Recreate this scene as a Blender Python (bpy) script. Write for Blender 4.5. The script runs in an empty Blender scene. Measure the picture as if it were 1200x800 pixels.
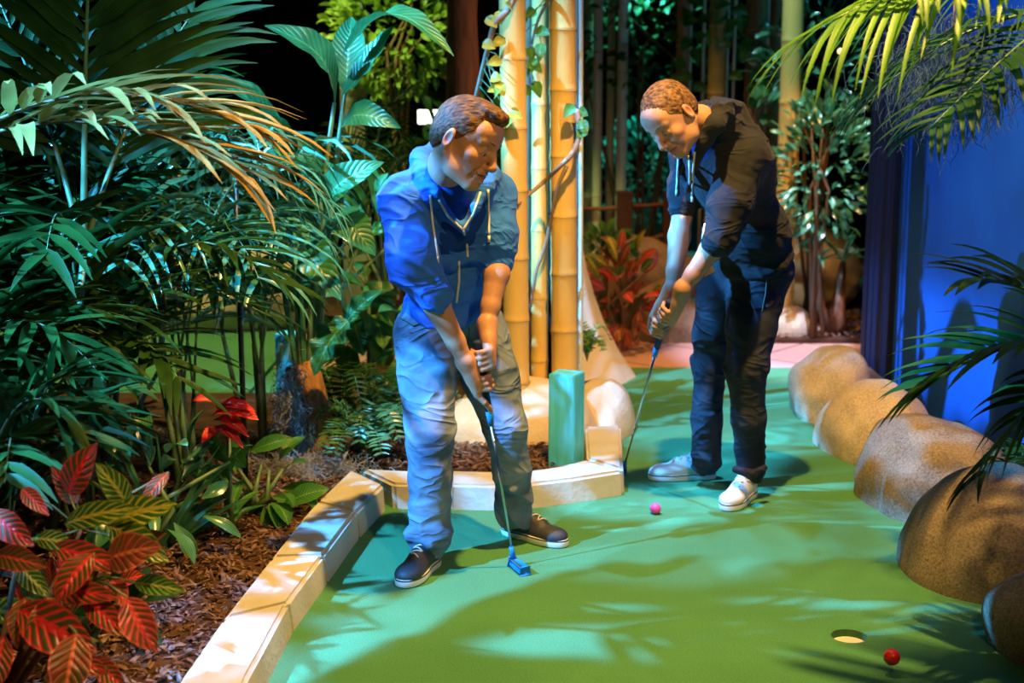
import bpy, bmesh, math, random
import numpy as np
from mathutils import Vector, Matrix, noise
random.seed(7); rng = np.random.default_rng(7)
PI = math.pi
C = bpy.context.scene.collection
scene = bpy.context.scene
# ------------------------------------------------------------- camera
F = 1667.0; CAMH = 1.65; PITCH = math.atan(305/F)
cam_d = bpy.data.cameras.new('camera'); cam = bpy.data.objects.new('camera', cam_d); C.objects.link(cam)
cam.location = (0, 0, CAMH); cam.rotation_euler = (PI/2 - PITCH, 0, 0)
cam_d.sensor_width = 36; cam_d.lens = 36*F/1200; cam_d.clip_start = .05
cam_d.dof.use_dof = True; cam_d.dof.focus_distance = 4.7; cam_d.dof.aperture_fstop = 2.6
scene.camera = cam
cp, sp = math.cos(PITCH), math.sin(PITCH)
def ray(px, py):
    u = (px-600)/F; v = (400-py)/F
    return Vector((u, cp+v*sp, -sp+v*cp))
def P(px, py, Y):
    d = ray(px, py); t = Y/d.y
    return Vector((d.x*t, Y, CAMH+d.z*t))
def G(px, py, z=0.0):
    d = ray(px, py); t = (z-CAMH)/d.z
    return Vector((d.x*t, d.y*t, z))
# ------------------------------------------------------------- tagging
def tag(o, label=None, cat=None, group=None, kind=None):
    if label: o['label'] = label
    if cat: o['category'] = cat
    if group: o['group'] = group
    if kind: o['kind'] = kind
    return o
def empty(name, loc=(0, 0, 0), label=None, cat=None, group=None):
    o = bpy.data.objects.new(name, None); C.objects.link(o); o.location = loc
    o.empty_display_size = .1
    return tag(o, label, cat, group)
def link(name, me, mat=None, parent=None):
    o = bpy.data.objects.new(name, me); C.objects.link(o)
    if mat is not None:
        for m in (mat if isinstance(mat, (list, tuple)) else [mat]): me.materials.append(m)
    if parent is not None:
        o.parent = parent
        o.matrix_parent_inverse = Matrix.Translation(parent.location).inverted() if parent.parent is None else (Matrix.Translation(parent.parent.location).inverted() if False else Matrix.Identity(4))
    return o
class MB:
    """collects shapes, builds ONE mesh (coordinates in world space)"""
    def __init__(s): s.v = []; s.f = []; s.uv = []
    def add(s, vs, fs, uvs=None):
        n = len(s.v); s.v.extend([tuple(x) for x in vs])
        for f in fs: s.f.append(tuple(i+n for i in f))
        s.uv.extend(uvs if uvs is not None else [(0, 0)]*len(vs))
    def box(s, c, size, R=None):
        c = Vector(c); h = Vector(size)/2; vs = []
        for x in (-1, 1):
            for y in (-1, 1):
                for z in (-1, 1):
                    p = Vector((x*h.x, y*h.y, z*h.z))
                    if R is not None: p = R @ p
                    vs.append(c+p)
        s.add(vs, [(0, 1, 3, 2), (4, 6, 7, 5), (0, 4, 5, 1), (2, 3, 7, 6), (0, 2, 6, 4), (1, 5, 7, 3)])
    def tube(s, pts, rad, seg=8, cap=True):
        pts = [Vector(p) for p in pts]; n = len(pts)
        if not hasattr(rad, '__len__'): rad = [rad]*n
        vs = []; uv = []; fr = None
        for i, p in enumerate(pts):
            t = (pts[min(i+1, n-1)]-pts[max(i-1, 0)])
            t = t.normalized() if t.length > 1e-9 else Vector((0, 0, 1))
            if fr is None:
                a = Vector((0, 0, 1)) if abs(t.z) < .9 else Vector((1, 0, 0))
                fr = t.cross(a).normalized()
            else:
                fr = (fr - t*fr.dot(t)); fr = fr.normalized() if fr.length > 1e-6 else t.orthogonal().normalized()
            b = t.cross(fr)
            for k in range(seg):
                an = 2*PI*k/seg
                vs.append(p+(fr*math.cos(an)+b*math.sin(an))*rad[i]); uv.append((k/seg, i/max(1, n-1)))
        fs = []
        for i in range(n-1):
            for k in range(seg):
                k2 = (k+1) % seg
                fs.append((i*seg+k, i*seg+k2, (i+1)*seg+k2, (i+1)*seg+k))
        if cap:
            fs.append(tuple(range(seg-1, -1, -1))); fs.append(tuple((n-1)*seg+k for k in range(seg)))
        s.add(vs, fs, uv)
    def lathe(s, c, prof, seg=24, R=None):
        c = Vector(c); vs = []; fs = []; n = len(prof)
        for (r, z) in prof:
            for k in range(seg):
                p = Vector((r*math.cos(2*PI*k/seg), r*math.sin(2*PI*k/seg), z))
                if R is not None: p = R @ p
                vs.append(c+p)
        for i in range(n-1):
            for k in range(seg):
                k2 = (k+1) % seg
                fs.append((i*seg+k, i*seg+k2, (i+1)*seg+k2, (i+1)*seg+k))
        s.add(vs, fs)
    def blade(s, p, d, L, w, droop=.3, up=Vector((0, 0, 1)), n=5, fold=.25, tw=0.0):
        """a long narrow leaf: folded strip, bending down along its length"""
        p = Vector(p); d = Vector(d).normalized(); vs = []; uv = []; q = p.copy()
        for i in range(n+1):
            t = i/n
            ww = w*(min(1, t*5+.25))*max(0.02, (1-t**2.2))**.8
            side = d.cross(up)
            side = side.normalized() if side.length > 1e-4 else d.orthogonal().normalized()
            nrm = side.cross(d).normalized()
            if tw:
                a = tw*t; side, nrm = side*math.cos(a)+nrm*math.sin(a), nrm*math.cos(a)-side*math.sin(a)
            vs += [q-side*ww*.5+nrm*fold*ww*.5, q, q+side*ww*.5+nrm*fold*ww*.5]
            uv += [(0, t), (.5, t), (1, t)]
            q = q+d*(L/n)
            d = (d+Vector((0, 0, -droop/n*2*(.3+t)))).normalized()
        fs = []
        for i in range(n):
            a = i*3
            fs += [(a, a+1, a+4, a+3), (a+1, a+2, a+5, a+4)]
        s.add(vs, fs, uv)
    def build(s, name, mat=None, parent=None, smooth=False, origin=None):
        me = bpy.data.meshes.new(name)
        o0 = Vector(origin) if origin is not None else Vector((0, 0, 0))
        me.from_pydata([(x[0]-o0.x, x[1]-o0.y, x[2]-o0.z) for x in s.v], [], s.f)
        uvl = me.uv_layers.new(name='UVMap')
        li = np.empty(len(me.loops), dtype=np.int32); me.loops.foreach_get('vertex_index', li)
        uvl.data.foreach_set('uv', np.array(s.uv, dtype=np.float32)[li].ravel())
        if smooth: me.shade_smooth()
        o = bpy.data.objects.new(name, me); C.objects.link(o); o.location = o0
        if mat is not None: me.materials.append(mat)
        if parent is not None: par(o, parent)
        return o
def wloc(o):
    l = Vector(o.location)
    return l if o.parent is None else wloc_p(o)
WL = {}
def par(o, parent):
    """parent o (placed in world space) keeping its place; parents are only translated"""
    wp = WL.get(parent.name, Vector(parent.location))
    WL[o.name] = Vector(o.location)
    o.parent = parent
    o.location = Vector(o.location)-wp
    return o
def bez(p0, p1, p2, n):
    p0, p1, p2 = Vector(p0), Vector(p1), Vector(p2)
    return [p0*(1-t)**2+p1*2*t*(1-t)+p2*t*t for t in [i/n for i in range(n+1)]]
# ------------------------------------------------------------- materials
def mat(name, col, rough=.6, spec=.3, bump=0, bscale=60, var=0, vscale=8, trans=0, metal=0, emit=None, sheen=0, build=None, coat=0, rvar=0, stretch=None):
    m = bpy.data.materials.new(name); m.use_nodes = True
    nt = m.node_tree; N = nt.nodes; Lk = nt.links; b = N['Principled BSDF']; out = N['Material Output']
    b.inputs['Base Color'].default_value = (*col, 1); b.inputs['Roughness'].default_value = rough
    b.inputs['Specular IOR Level'].default_value = spec; b.inputs['Metallic'].default_value = metal
    if coat: b.inputs['Coat Weight'].default_value = coat; b.inputs['Coat Roughness'].default_value = .15
    if sheen: b.inputs['Sheen Weight'].default_value = sheen; b.inputs['Sheen Roughness'].default_value = .5
    if emit: b.inputs['Emission Color'].default_value = (*emit[0], 1); b.inputs['Emission Strength'].default_value = emit[1]
    tc = N.new('ShaderNodeTexCoord'); co = tc.outputs['Object']
    if stretch:
        mp = N.new('ShaderNodeMapping'); mp.inputs['Scale'].default_value = stretch; Lk.new(co, mp.inputs[0]); co = mp.outputs[0]
    csock = None
    if var or rvar:
        mx = N.new('ShaderNodeHueSaturation'); mx.inputs['Color'].default_value = (*col, 1)
        val = None
        if var:
            nz = N.new('ShaderNodeTexNoise'); nz.inputs['Scale'].default_value = vscale; nz.inputs['Detail'].default_value = 4
            Lk.new(co, nz.inputs['Vector'])
            mr = N.new('ShaderNodeMapRange'); mr.inputs['From Min'].default_value = .3; mr.inputs['From Max'].default_value = .7
            mr.inputs['To Min'].default_value = 1-var; mr.inputs['To Max'].default_value = 1+var
            Lk.new(nz.outputs[0], mr.inputs[0]); val = mr.outputs[0]
        if rvar:
            oi = N.new('ShaderNodeObjectInfo'); m2 = N.new('ShaderNodeMapRange')
            m2.inputs['To Min'].default_value = 1-rvar; m2.inputs['To Max'].default_value = 1+rvar
            Lk.new(oi.outputs['Random'], m2.inputs[0])
            if val is None: val = m2.outputs[0]
            else:
                mm = N.new('ShaderNodeMath'); mm.operation = 'MULTIPLY'; Lk.new(val, mm.inputs[0]); Lk.new(m2.outputs[0], mm.inputs[1]); val = mm.outputs[0]
        Lk.new(val, mx.inputs['Value']); csock = mx.outputs[0]
        Lk.new(csock, b.inputs['Base Color'])
    if bump:
        nb = N.new('ShaderNodeTexNoise'); nb.inputs['Scale'].default_value = bscale; nb.inputs['Detail'].default_value = 4
        Lk.new(co, nb.inputs['Vector'])
        bp = N.new('ShaderNodeBump'); bp.inputs['Strength'].default_value = bump; bp.inputs['Distance'].default_value = .01
        Lk.new(nb.outputs[0], bp.inputs['Height']); Lk.new(bp.outputs[0], b.inputs['Normal'])
    if build: csock = build(nt, b, co) or csock
    if trans:
        tr = N.new('ShaderNodeBsdfTranslucent'); ms = N.new('ShaderNodeMixShader'); ms.inputs[0].default_value = trans
        if csock: Lk.new(csock, tr.inputs[0])
        else: tr.inputs[0].default_value = (*col, 1)
        Lk.new(b.outputs[0], ms.inputs[1]); Lk.new(tr.outputs[0], ms.inputs[2]); Lk.new(ms.outputs[0], out.inputs[0])
    return m
def ramp(nt, fac, stops, interp='LINEAR'):
    r = nt.nodes.new('ShaderNodeValToRGB'); r.color_ramp.interpolation = interp
    e = r.color_ramp.elements
    while len(e) < len(stops): e.new(.5)
    for x, (p, c) in zip(e, stops): x.position = p; x.color = (*c, 1)
    nt.links.new(fac, r.inputs[0]); return r.outputs[0]
def mth(nt, op, a, b=None, c=None):
    n = nt.nodes.new('ShaderNodeMath'); n.operation = op
    for i, x in enumerate((a, b, c)):
        if x is None: continue
        if isinstance(x, (int, float)): n.inputs[i].default_value = x
        else: nt.links.new(x, n.inputs[i])
    return n.outputs[0]
# ------------------------------------------------------------- implicit surfaces (smooth unions meshed with surface nets)
f4 = np.float32
class Sdf:
    def __init__(s, M=None, sc=1.0):
        s.p = []; s.disp = None; s.setM(M, sc)
    def setM(s, M, sc=1.0):
        s.M = None if M is None else np.array(M, dtype=np.float64); s.sc = sc
        return s
    def T(s, p):
        p = np.array(p, dtype=np.float64)
        return p if s.M is None else s.M[:3, :3] @ (p*s.sc)+s.M[:3, 3]
    def cone(s, a, b, ra, rb, k=.02, op=0):
        a, b = s.T(a), s.T(b); s.p.append(('c', a.astype(f4), b.astype(f4), ra*s.sc, rb*s.sc, k*s.sc, op, (a+b)/2, np.linalg.norm(a-b)/2+max(ra, rb)*s.sc)); return s
    def sph(s, a, r, k=.02, op=0): return s.cone(a, np.array(a, dtype=float)+1e-5, r, r, k, op)
    def ell(s, c, r, R=None, k=.02, op=0):
        c = s.T(c); R = np.eye(3) if R is None else np.array(R, dtype=np.float64)
        if s.M is not None: R = s.M[:3, :3] @ R
        r = np.array(r, dtype=np.float64)*s.sc
        s.p.append(('e', c.astype(f4), R.astype(f4), r.astype(f4), 0, k*s.sc, op, c, r.max())); return s
    def chain(s, pts, rs, k=.02, op=0):
        for i in range(len(pts)-1): s.cone(pts[i], pts[i+1], rs[i], rs[i+1], k, op)
        return s
    def ev(s, X, subset=None, disp=True):
        d = np.full(len(X), 1.0, dtype=f4)
        for i in (range(len(s.p)) if subset is None else subset):
            q = s.p[i]
            if q[0] == 'c':
                a, b = q[1], q[2]; ab = b-a; L = float(ab@ab)+1e-12
                pa = X-a; h = np.clip(pa@ab/L, 0, 1)
                e = pa-h[:, None]*ab
                v = np.sqrt((e*e).sum(1))-(q[3]+(q[4]-q[3])*h)
            else:
                y = (X-q[1])@q[2]; r = q[3]
                k0 = np.sqrt(((y/r)**2).sum(1)); k1 = np.sqrt(((y/(r*r))**2).sum(1))+1e-9
                v = k0*(k0-1)/k1
            k = q[5]
            if q[6] == 0:
                h = np.clip(k-np.abs(d-v), 0, None)/k; d = np.minimum(d, v)-h*h*k*.25
            else:
                h = np.clip(k-np.abs(d+v), 0, None)/k; d = np.maximum(d, -v)+h*h*k*.25
        if disp and s.disp is not None: d = d-s.disp(X)
        return d.astype(f4)
    def mesh(s, name, h, mt, parent=None, origin=None, n=12, pad=.012, colfn=None, clip=None):
        lo = np.min([q[7]-q[8] for q in s.p if q[6] == 0], axis=0)-pad-.02
        hi = np.max([q[7]+q[8] for q in s.p if q[6] == 0], axis=0)+pad+.02
        nb = np.ceil((hi-lo)/(h*n)).astype(int)
        S = h*n
        gi = np.stack(np.meshgrid(*[np.arange(x) for x in nb], indexing='ij'), -1).reshape(-1, 3)
        cen = (lo+(gi+.5)*S).astype(f4)
        dc = s.ev(cen, disp=False)
        act = np.abs(dc) < S*.87*1.35+pad
        gi = gi[act]; cen = cen[act]
        pc = np.array([q[7] for q in s.p]); pr = np.array([q[8] for q in s.p]); pk = np.array([q[5] for q in s.p])
        r1 = np.arange(n+1)
        loc = np.stack(np.meshgrid(r1, r1, r1, indexing='ij'), -1).reshape(-1, 3)
        B = 1 << 14
        KV = []; VV = []; KQ = []
        corner = [(i, j, k) for i in (0, 1) for j in (0, 1) for k in (0, 1)]
        edges = [(a, b) for a in range(8) for b in range(a+1, 8) if sum(abs(corner[a][t]-corner[b][t]) for t in range(3)) == 1]
        for g, c in zip(gi, cen):
            dist = np.linalg.norm(pc-c, axis=1)-pr
            sub = np.nonzero(dist < S*.87+pk+pad+.01)[0]
            if len(sub) == 0: continue
            idx = g*n+loc
            X = (lo+idx*h).astype(f4)
            d = s.ev(X, sub)
            if clip is not None: d = np.maximum(d, clip(X))
            D = d.reshape(n+1, n+1, n+1)
            if D.min() > 0 or D.max() < 0: continue
            cs = np.stack([D[i:i+n, j:j+n, k:k+n] for (i, j, k) in corner], -1).reshape(-1, 8)
            sg = cs < 0; m = sg.any(1) & ~sg.all(1)
            cid = np.nonzero(m)[0]
            if len(cid):
                cv = cs[cid]; acc = np.zeros((len(cid), 3)); cnt = np.zeros(len(cid))
                for a, b in edges:
                    mm = (cv[:, a] < 0) != (cv[:, b] < 0)
                    t = np.where(mm, cv[:, a]/(cv[:, a]-cv[:, b]+1e-20), 0)
                    pa = np.array(corner[a]); pb = np.array(corner[b])
                    acc += np.where(mm[:, None], pa+t[:, None]*(pb-pa), 0); cnt += mm
                ci = np.stack(np.unravel_index(cid, (n, n, n)), -1)+g*n
                KV.append((ci[:, 0]*B+ci[:, 1])*B+ci[:, 2])
                VV.append(lo+(ci+acc/cnt[:, None])*h)
            inner = D[:n, :n, :n] < 0
            for ax in range(3):
                sh = [slice(0, n)]*3; sh[ax] = slice(1, n+1)
                o2 = D[tuple(sh)] < 0
                ch = np.nonzero(inner != o2)
                if len(ch[0]) == 0: continue
                e = np.stack(ch, -1)+g*n
                u = np.zeros(3, int); w = np.zeros(3, int); u[(ax+1) % 3] = 1; w[(ax+2) % 3] = 1
                q = [e-u-w, e-w, e, e-u]
                K = np.stack([(x[:, 0]*B+x[:, 1])*B+x[:, 2] for x in q], -1)
                fl = ~inner[ch]
                K[fl] = K[fl][:, ::-1]
                KQ.append(K)
        KV = np.concatenate(KV); VV = np.concatenate(VV); KQ = np.concatenate(KQ)
        o = np.argsort(KV); KV = KV[o]; VV = VV[o]
        ix = np.searchsorted(KV, KQ); ix = np.clip(ix, 0, len(KV)-1)
        ok = (KV[ix] == KQ).all(1); ix = ix[ok]
        o0 = np.array(origin if origin is not None else (0, 0, 0), dtype=float)
        me = bpy.data.meshes.new(name)
        me.vertices.add(len(VV)); me.vertices.foreach_set('co', (VV-o0).astype(f4).ravel())
        me.loops.add(len(ix)*4); me.loops.foreach_set('vertex_index', ix.astype(np.int32).ravel())
        me.polygons.add(len(ix)); me.polygons.foreach_set('loop_start', np.arange(0, len(ix)*4, 4, dtype=np.int32))
        me.update(calc_edges=True); me.validate(); me.shade_smooth()
        if colfn is not None:
            ca = me.color_attributes.new('tint', 'FLOAT_COLOR', 'POINT')
            cc = colfn(VV); ca.data.foreach_set('color', np.concatenate([cc, np.ones((len(cc), 1))], 1).astype(f4).ravel())
        ob = bpy.data.objects.new(name, me); C.objects.link(ob); ob.location = o0
        for mm in (mt if isinstance(mt, (list, tuple)) else [mt]): me.materials.append(mm)
        if parent is not None: par(ob, parent)
        return ob
def frame(fwd, up, pos):
    f = Vector(fwd).normalized(); u = Vector(up); u = (u-f*u.dot(f)).normalized(); r = f.cross(u)
    return Matrix(((r.x, f.x, u.x, pos[0]), (r.y, f.y, u.y, pos[1]), (r.z, f.z, u.z, pos[2]), (0, 0, 0, 1)))
def inv_local(M, sc, X):
    Mi = np.array(M); return (X-Mi[:3, 3])@Mi[:3, :3]/sc
def wrinkle(X, fr, amp, seed=0, aniso=(1, 1, 1)):
    """soft cloth wrinkles: rounded ridges of a warped sine field, fading in and out over the cloth"""
    x = X*np.array(aniso, dtype=f4)
    a = np.sin(x[:, 0]*fr*.37+seed)+np.cos(x[:, 1]*fr*.33+seed*2.1+x[:, 2]*fr*.2)
    b = np.sin(x[:, 2]*fr*.3+1.1*a+seed*.7)
    c = np.sin(x[:, 2]*fr*.8+x[:, 0]*fr*.6-x[:, 1]*fr*.3+1.5*b+.8*a)
    g = .5+.5*np.sin(x[:, 0]*fr*.23+x[:, 2]*fr*.29+seed*3.3+b)
    return amp*np.exp(-(c/.42)**2)*(.2+.8*g)
# ------------------------------------------------------------- people
def skin_build(nt, b, co):
    a = nt.nodes.new('ShaderNodeAttribute'); a.attribute_name = 'tint'
    nt.links.new(a.outputs['Color'], b.inputs['Base Color'])
    b.inputs['Subsurface Weight'].default_value = .12; b.inputs['Subsurface Radius'].default_value = (.01, .004, .002)
    return None
M_skin = mat('skin', (.6, .36, .26), .48, .4, bump=.12, bscale=160, build=skin_build)
def cloth_build(scale=900, amt=.25):
    def f(nt, b, co):
        w = nt.nodes.new('ShaderNodeTexWave'); w.inputs['Scale'].default_value = scale/10; w.wave_type = 'BANDS'; w.bands_direction = 'DIAGONAL'
        w.inputs['Distortion'].default_value = 2
        nt.links.new(co, w.inputs['Vector'])
        bp = nt.nodes.new('ShaderNodeBump'); bp.inputs['Strength'].default_value = amt; bp.inputs['Distance'].default_value = .002
        nt.links.new(w.outputs['Fac'], bp.inputs['Height']); nt.links.new(bp.outputs[0], b.inputs['Normal'])
        return None
    return f
def fold_build(sc, dist, fine=220):
    def f(nt, b, co):
        n = nt.nodes.new('ShaderNodeTexNoise'); n.inputs['Scale'].default_value = sc; n.inputs['Detail'].default_value = 1.5; n.inputs['Distortion'].default_value = 1.2
        mp = nt.nodes.new('ShaderNodeMapping'); mp.inputs['Rotation'].default_value = (.5, .6, .2); mp.inputs['Scale'].default_value = (.7, 1, 1.5)
        nt.links.new(co, mp.inputs[0]); nt.links.new(mp.outputs[0], n.inputs['Vector'])
        r = mth(nt, 'POWER', mth(nt, 'SUBTRACT', 1, mth(nt, 'MINIMUM', mth(nt, 'MULTIPLY', mth(nt, 'ABSOLUTE', mth(nt, 'SUBTRACT', n.outputs[0], .5)), 4), 1)), 1.6)
        bp = nt.nodes.new('ShaderNodeBump'); bp.inputs['Strength'].default_value = .75; bp.inputs['Distance'].default_value = dist; nt.links.new(r, bp.inputs['Height'])
        w = nt.nodes.new('ShaderNodeTexNoise'); w.inputs['Scale'].default_value = fine; nt.links.new(co, w.inputs['Vector'])
        b2 = nt.nodes.new('ShaderNodeBump'); b2.inputs['Strength'].default_value = .3; b2.inputs['Distance'].default_value = .003
        nt.links.new(w.outputs[0], b2.inputs['Height']); nt.links.new(bp.outputs[0], b2.inputs['Normal']); nt.links.new(b2.outputs[0], b.inputs['Normal'])
    return f
M_hood_blue = mat('blue_fleece', (.035, .17, .74), .9, .1, var=.12, vscale=14, sheen=.06, build=fold_build(8, .007))
M_tee_blue = mat('blue_jersey', (.012, .06, .34), .9, .1, bump=.2, bscale=250)
M_hood_dark = mat('charcoal_fleece', (.026, .027, .033), .92, .1, var=.15, vscale=14, sheen=.05, build=fold_build(8, .007))
M_tee_dark = mat('navy_jersey', (.02, .05, .18), .9, .1, bump=.2, bscale=250)
def denim(light, dark):
    def f(nt, b, co):
        n = nt.nodes.new('ShaderNodeTexNoise'); n.inputs['Scale'].default_value = 5; n.inputs['Detail'].default_value = 5
        nt.links.new(co, n.inputs['Vector'])
        c = ramp(nt, n.outputs[0], [(.35, dark), (.62, light)]); nt.links.new(c, b.inputs['Base Color'])
        fold_build(7, .011)(nt, b, co); prev = b.inputs['Normal'].links[0].from_socket
        w = nt.nodes.new('ShaderNodeTexNoise'); w.inputs['Scale'].default_value = 420
        mp = nt.nodes.new('ShaderNodeMapping'); mp.inputs['Scale'].default_value = (1, 1, .35); nt.links.new(co, mp.inputs[0]); nt.links.new(mp.outputs[0], w.inputs['Vector'])
        bp = nt.nodes.new('ShaderNodeBump'); bp.inputs['Strength'].default_value = .35; bp.inputs['Distance'].default_value = .003
        nt.links.new(prev, bp.inputs['Normal']); nt.links.new(w.outputs[0], bp.inputs['Height']); nt.links.new(bp.outputs[0], b.inputs['Normal'])
        return None
    return f
M_denim = mat('faded_denim', (.1, .13, .17), .85, .15, build=denim((.26, .32, .42), (.085, .12, .19)))
M_denim_dark = mat('dark_denim', (.02, .02, .03), .8, .2, build=denim((.034, .04, .055), (.014, .017, .026)))
M_cord = mat('cream_cord', (.75, .72, .62), .8)
M_zip = mat('zip_teeth', (.7, .68, .6), .5, .5)
M_stitch = mat('denim_stitching', (.12, .11, .09), .8)
M_eye = mat('eyeball', (.75, .72, .68), .2, .6)
M_iris = mat('iris', (.06, .05, .04), .15, .6)
M_teeth = mat('teeth', (.85, .82, .74), .3, .5)
def hair_mat(name, c1, c2):
    def f(nt, b, co):
        n = nt.nodes.new('ShaderNodeTexNoise'); n.inputs['Scale'].default_value = 90; n.inputs['Detail'].default_value = 5
        mp = nt.nodes.new('ShaderNodeMapping'); mp.inputs['Scale'].default_value = (.35, 1.2, 1); mp.inputs['Rotation'].default_value = (0, .5, .4)
        nt.links.new(co, mp.inputs[0]); nt.links.new(mp.outputs[0], n.inputs['Vector'])
        c = ramp(nt, n.outputs[0], [(.36, c1), (.66, c2)]); nt.links.new(c, b.inputs['Base Color'])
        bp = nt.nodes.new('ShaderNodeBump'); bp.inputs['Strength'].default_value = .8; bp.inputs['Distance'].default_value = .006
        nt.links.new(n.outputs[0], bp.inputs['Height']); nt.links.new(bp.outputs[0], b.inputs['Normal'])
    return mat(name, c1, .6, .25, build=f)
M_hairA = hair_mat('brown_hair', (.03, .014, .008), (.20, .085, .03))
M_hairB = hair_mat('light_brown_hair', (.06, .03, .015), (.3, .16, .07))
def shoe_mat(name, col, rough=.6): return mat(name, col, rough, .35, bump=.25, bscale=300)
M_shoe_grey = shoe_mat('grey_leather', (.042, .046, .056), .45)
M_shoe_white = shoe_mat('white_canvas', (.72, .7, .66)); M_shoe_pale = M_shoe_white
def sole_build(line):
    def f(nt, b, co):
        s = nt.nodes.new('ShaderNodeSeparateXYZ'); nt.links.new(co, s.inputs[0])
        c = ramp(nt, mth(nt, 'MULTIPLY', s.outputs[2], 20), [(0, (.75, .73, .68)), (.46, line), (.56, (.75, .73, .68))], 'CONSTANT')
        nt.links.new(c, b.inputs['Base Color'])
    return f
M_sole = mat('rubber_sole_white', (.8, .8, .75), .5, .4, build=sole_build((.05, .04, .05)))
M_lace = mat('shoe_lace', (.7, .68, .64), .8)

def add_head(S, M, sc, smile=.6):
    S.setM(M, sc)
    S.ell((0, -.012, .037), (.076, .098, .086), k=.02)
    S.ell((0, .028, -.025), (.060, .064, .082), k=.035)
    S.ell((0, .062, .052), (.052, .03, .038), k=.03)                       # forehead
    for s in (-1, 1):
        S.chain([(s*.062, -.008, -.045), (s*.05, .02, -.078), (s*.02, .068, -.1)], [.016, .018, .017], k=.03)   # jaw
        S.ell((s*.043, .062, -.022), (.022, .02, .02), k=.022)             # cheekbone
        S.ell((s*.036, .073, -.048), (.014, .014, .018), k=.02)            # cheek, raised by the smile
        S.cone((s*.012, .088, .027), (s*.045, .074, .028), .0085, .007, k=.014)  # brow
    S.ell((0, .074, -.1), (.02, .02, .016), k=.02)                         # chin
    for s in (-1, 1): S.sph((s*.032, .094, .006), .0135, k=.016, op=1)     # sockets
    for s in (-1, 1):
        S.sph((s*.031, .0745, .006), .0148, k=.004)                        # lid over the eye
        S.cone((s*.02, .0885, -.001), (s*.043, .081, -.001), .0028, .0028, k=.006)
    S.chain([(0, .088, .02), (0, .1, -.004), (0, .115, -.03)], [.008, .0085, .011], k=.014)
    S.ell((0, .11, -.036), (.013, .011, .009), k=.008)
    for s in (-1, 1): S.ell((s*.0135, .1, -.037), (.0078, .01, .0075), k=.008)
    for s in (-1, 1): S.sph((s*.007, .108, -.046), .0035, k=.003, op=1)
    S.ell((0, .088, -.062), (.03, .014, .016), k=.015)                      # muzzle
    S.chain([(-.03, .082, -.06), (0, .1, -.0615), (.03, .082, -.06)], [.004, .0055, .004], k=.006)
    S.chain([(-.028, .082, -.066), (0, .097, -.079), (.028, .082, -.066)], [.004, .0065, .004], k=.006)
    S.chain([(-.026, .09, -.063), (0, .108, -.07), (.026, .09, -.063)], [.003, .003+.0065*smile, .003], k=.003, op=1)
    for s in (-1, 1): S.chain([(s*.017, .1, -.032), (s*.037, .086, -.056), (s*.034, .078, -.078)], [.0025, .003, .002], k=.01, op=1)
    for s in (-1, 1):                                                      # ears
        Re = Matrix.Rotation(s*-.35, 3, 'Z') @ Matrix.Rotation(-.2, 3, 'X')
        S.ell((s*.079, -.014, -.004), (.009, .019, .032), R=Re, k=.006)
        S.ell((s*.078, -.012, -.026), (.007, .01, .011), R=Re, k=.008)
        S.ell((s*.088, -.01, -.002), (.006, .011, .019), R=Re, k=.005, op=1)
    S.setM(None)
def head_tint(M, sc, base, lip, X, stub=.85):
    L = inv_local(M, sc, X); c = np.tile(np.array(base, dtype=float), (len(X), 1))
    r = np.linalg.norm(L, axis=1) < .15
    def mixc(w, col):
        w = (w*r)[:, None]; c[:] = c*(1-w)+np.array(col)*w
    ax = np.abs(L[:, 0])
    lipw = np.exp(-(((ax)/.026)**4))*np.exp(-(((L[:, 2]+.068+ax*-.15)/.0125)**4))*(L[:, 1] > .08)
    mixc(lipw*.85, lip)
    mixc(.35*np.exp(-(((ax-.042)/.022)**2+((L[:, 2]+.03)/.022)**2))*(L[:, 1] > .04), lip)
    mixc(.3*np.exp(-((ax/.014)**2+((L[:, 2]+.035)/.014)**2))*(L[:, 1] > .09), lip)
    mixc(.5*(ax > .074)*np.exp(-((L[:, 2]+.004)/.03)**2), lip)
    jaw = np.clip((-.045-L[:, 2])/.03, 0, 1)*np.clip((.12+L[:, 2])/.02, 0, 1)*(L[:, 1] > -.01)*(1-lipw)
    c[:] = c*(1-(1-stub)*(jaw*r)[:, None])
    line = np.exp(-(((ax)/.024)**4))*np.exp(-((L[:, 2]+.0665+ax*-.15)/.003)**2)*(L[:, 1] > .075)
    mixc(line*.8, (.12, .03, .03))
    return c
def add_hair(name, M, sc, mt, parent, front=0.0, recede=0.0, seed=0):
    S = Sdf(M, sc)
    S.ell((0, -.014, .039), (.0797, .1025, .0908), k=.02)
    S.ell((0, -.05, -.01), (.07, .06, .06), k=.03)
    if front: S.ell((0, .045, .112), (.045, .042, .018+front), k=.03); S.ell((0, .07, .1), (.035, .02, .015+front*.6), k=.02)
    S.setM(None)
    yy = [-.12, -.07, -.035, -.02, .0, .012, .03, .05, .07, .1]
    zz = [-.06, -.055, -.025, .028, .0, -.012, .03, .05, .07+recede, .075+recede]
    def clip(X):
        L = inv_local(M, sc, X)
        zl = np.interp(L[:, 1], yy, zz)
        zl = zl-np.clip(np.abs(L[:, 0])*.25-.0, 0, .012)*(L[:, 1] > .05)+np.sin(L[:, 0]*300+seed)*.0012+np.sin(L[:, 1]*600)*.001
        return (zl-L[:, 2])*.7
    def disp(X):
        L = inv_local(M, sc, X)
        a = np.sin(L[:, 0]*330+np.sin(L[:, 1]*60+seed)*2.2+L[:, 2]*90)
        b = np.sin(L[:, 0]*610+L[:, 1]*130+np.sin(L[:, 2]*90)*2)
        e = np.clip(L[:, 2]/.05, .15, 1)
        return ((a*.5+b*.5)*.0016*e).astype(f4)
    S.disp = disp
    return S.mesh(name, .0026, mt, parent, clip=clip)
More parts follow.
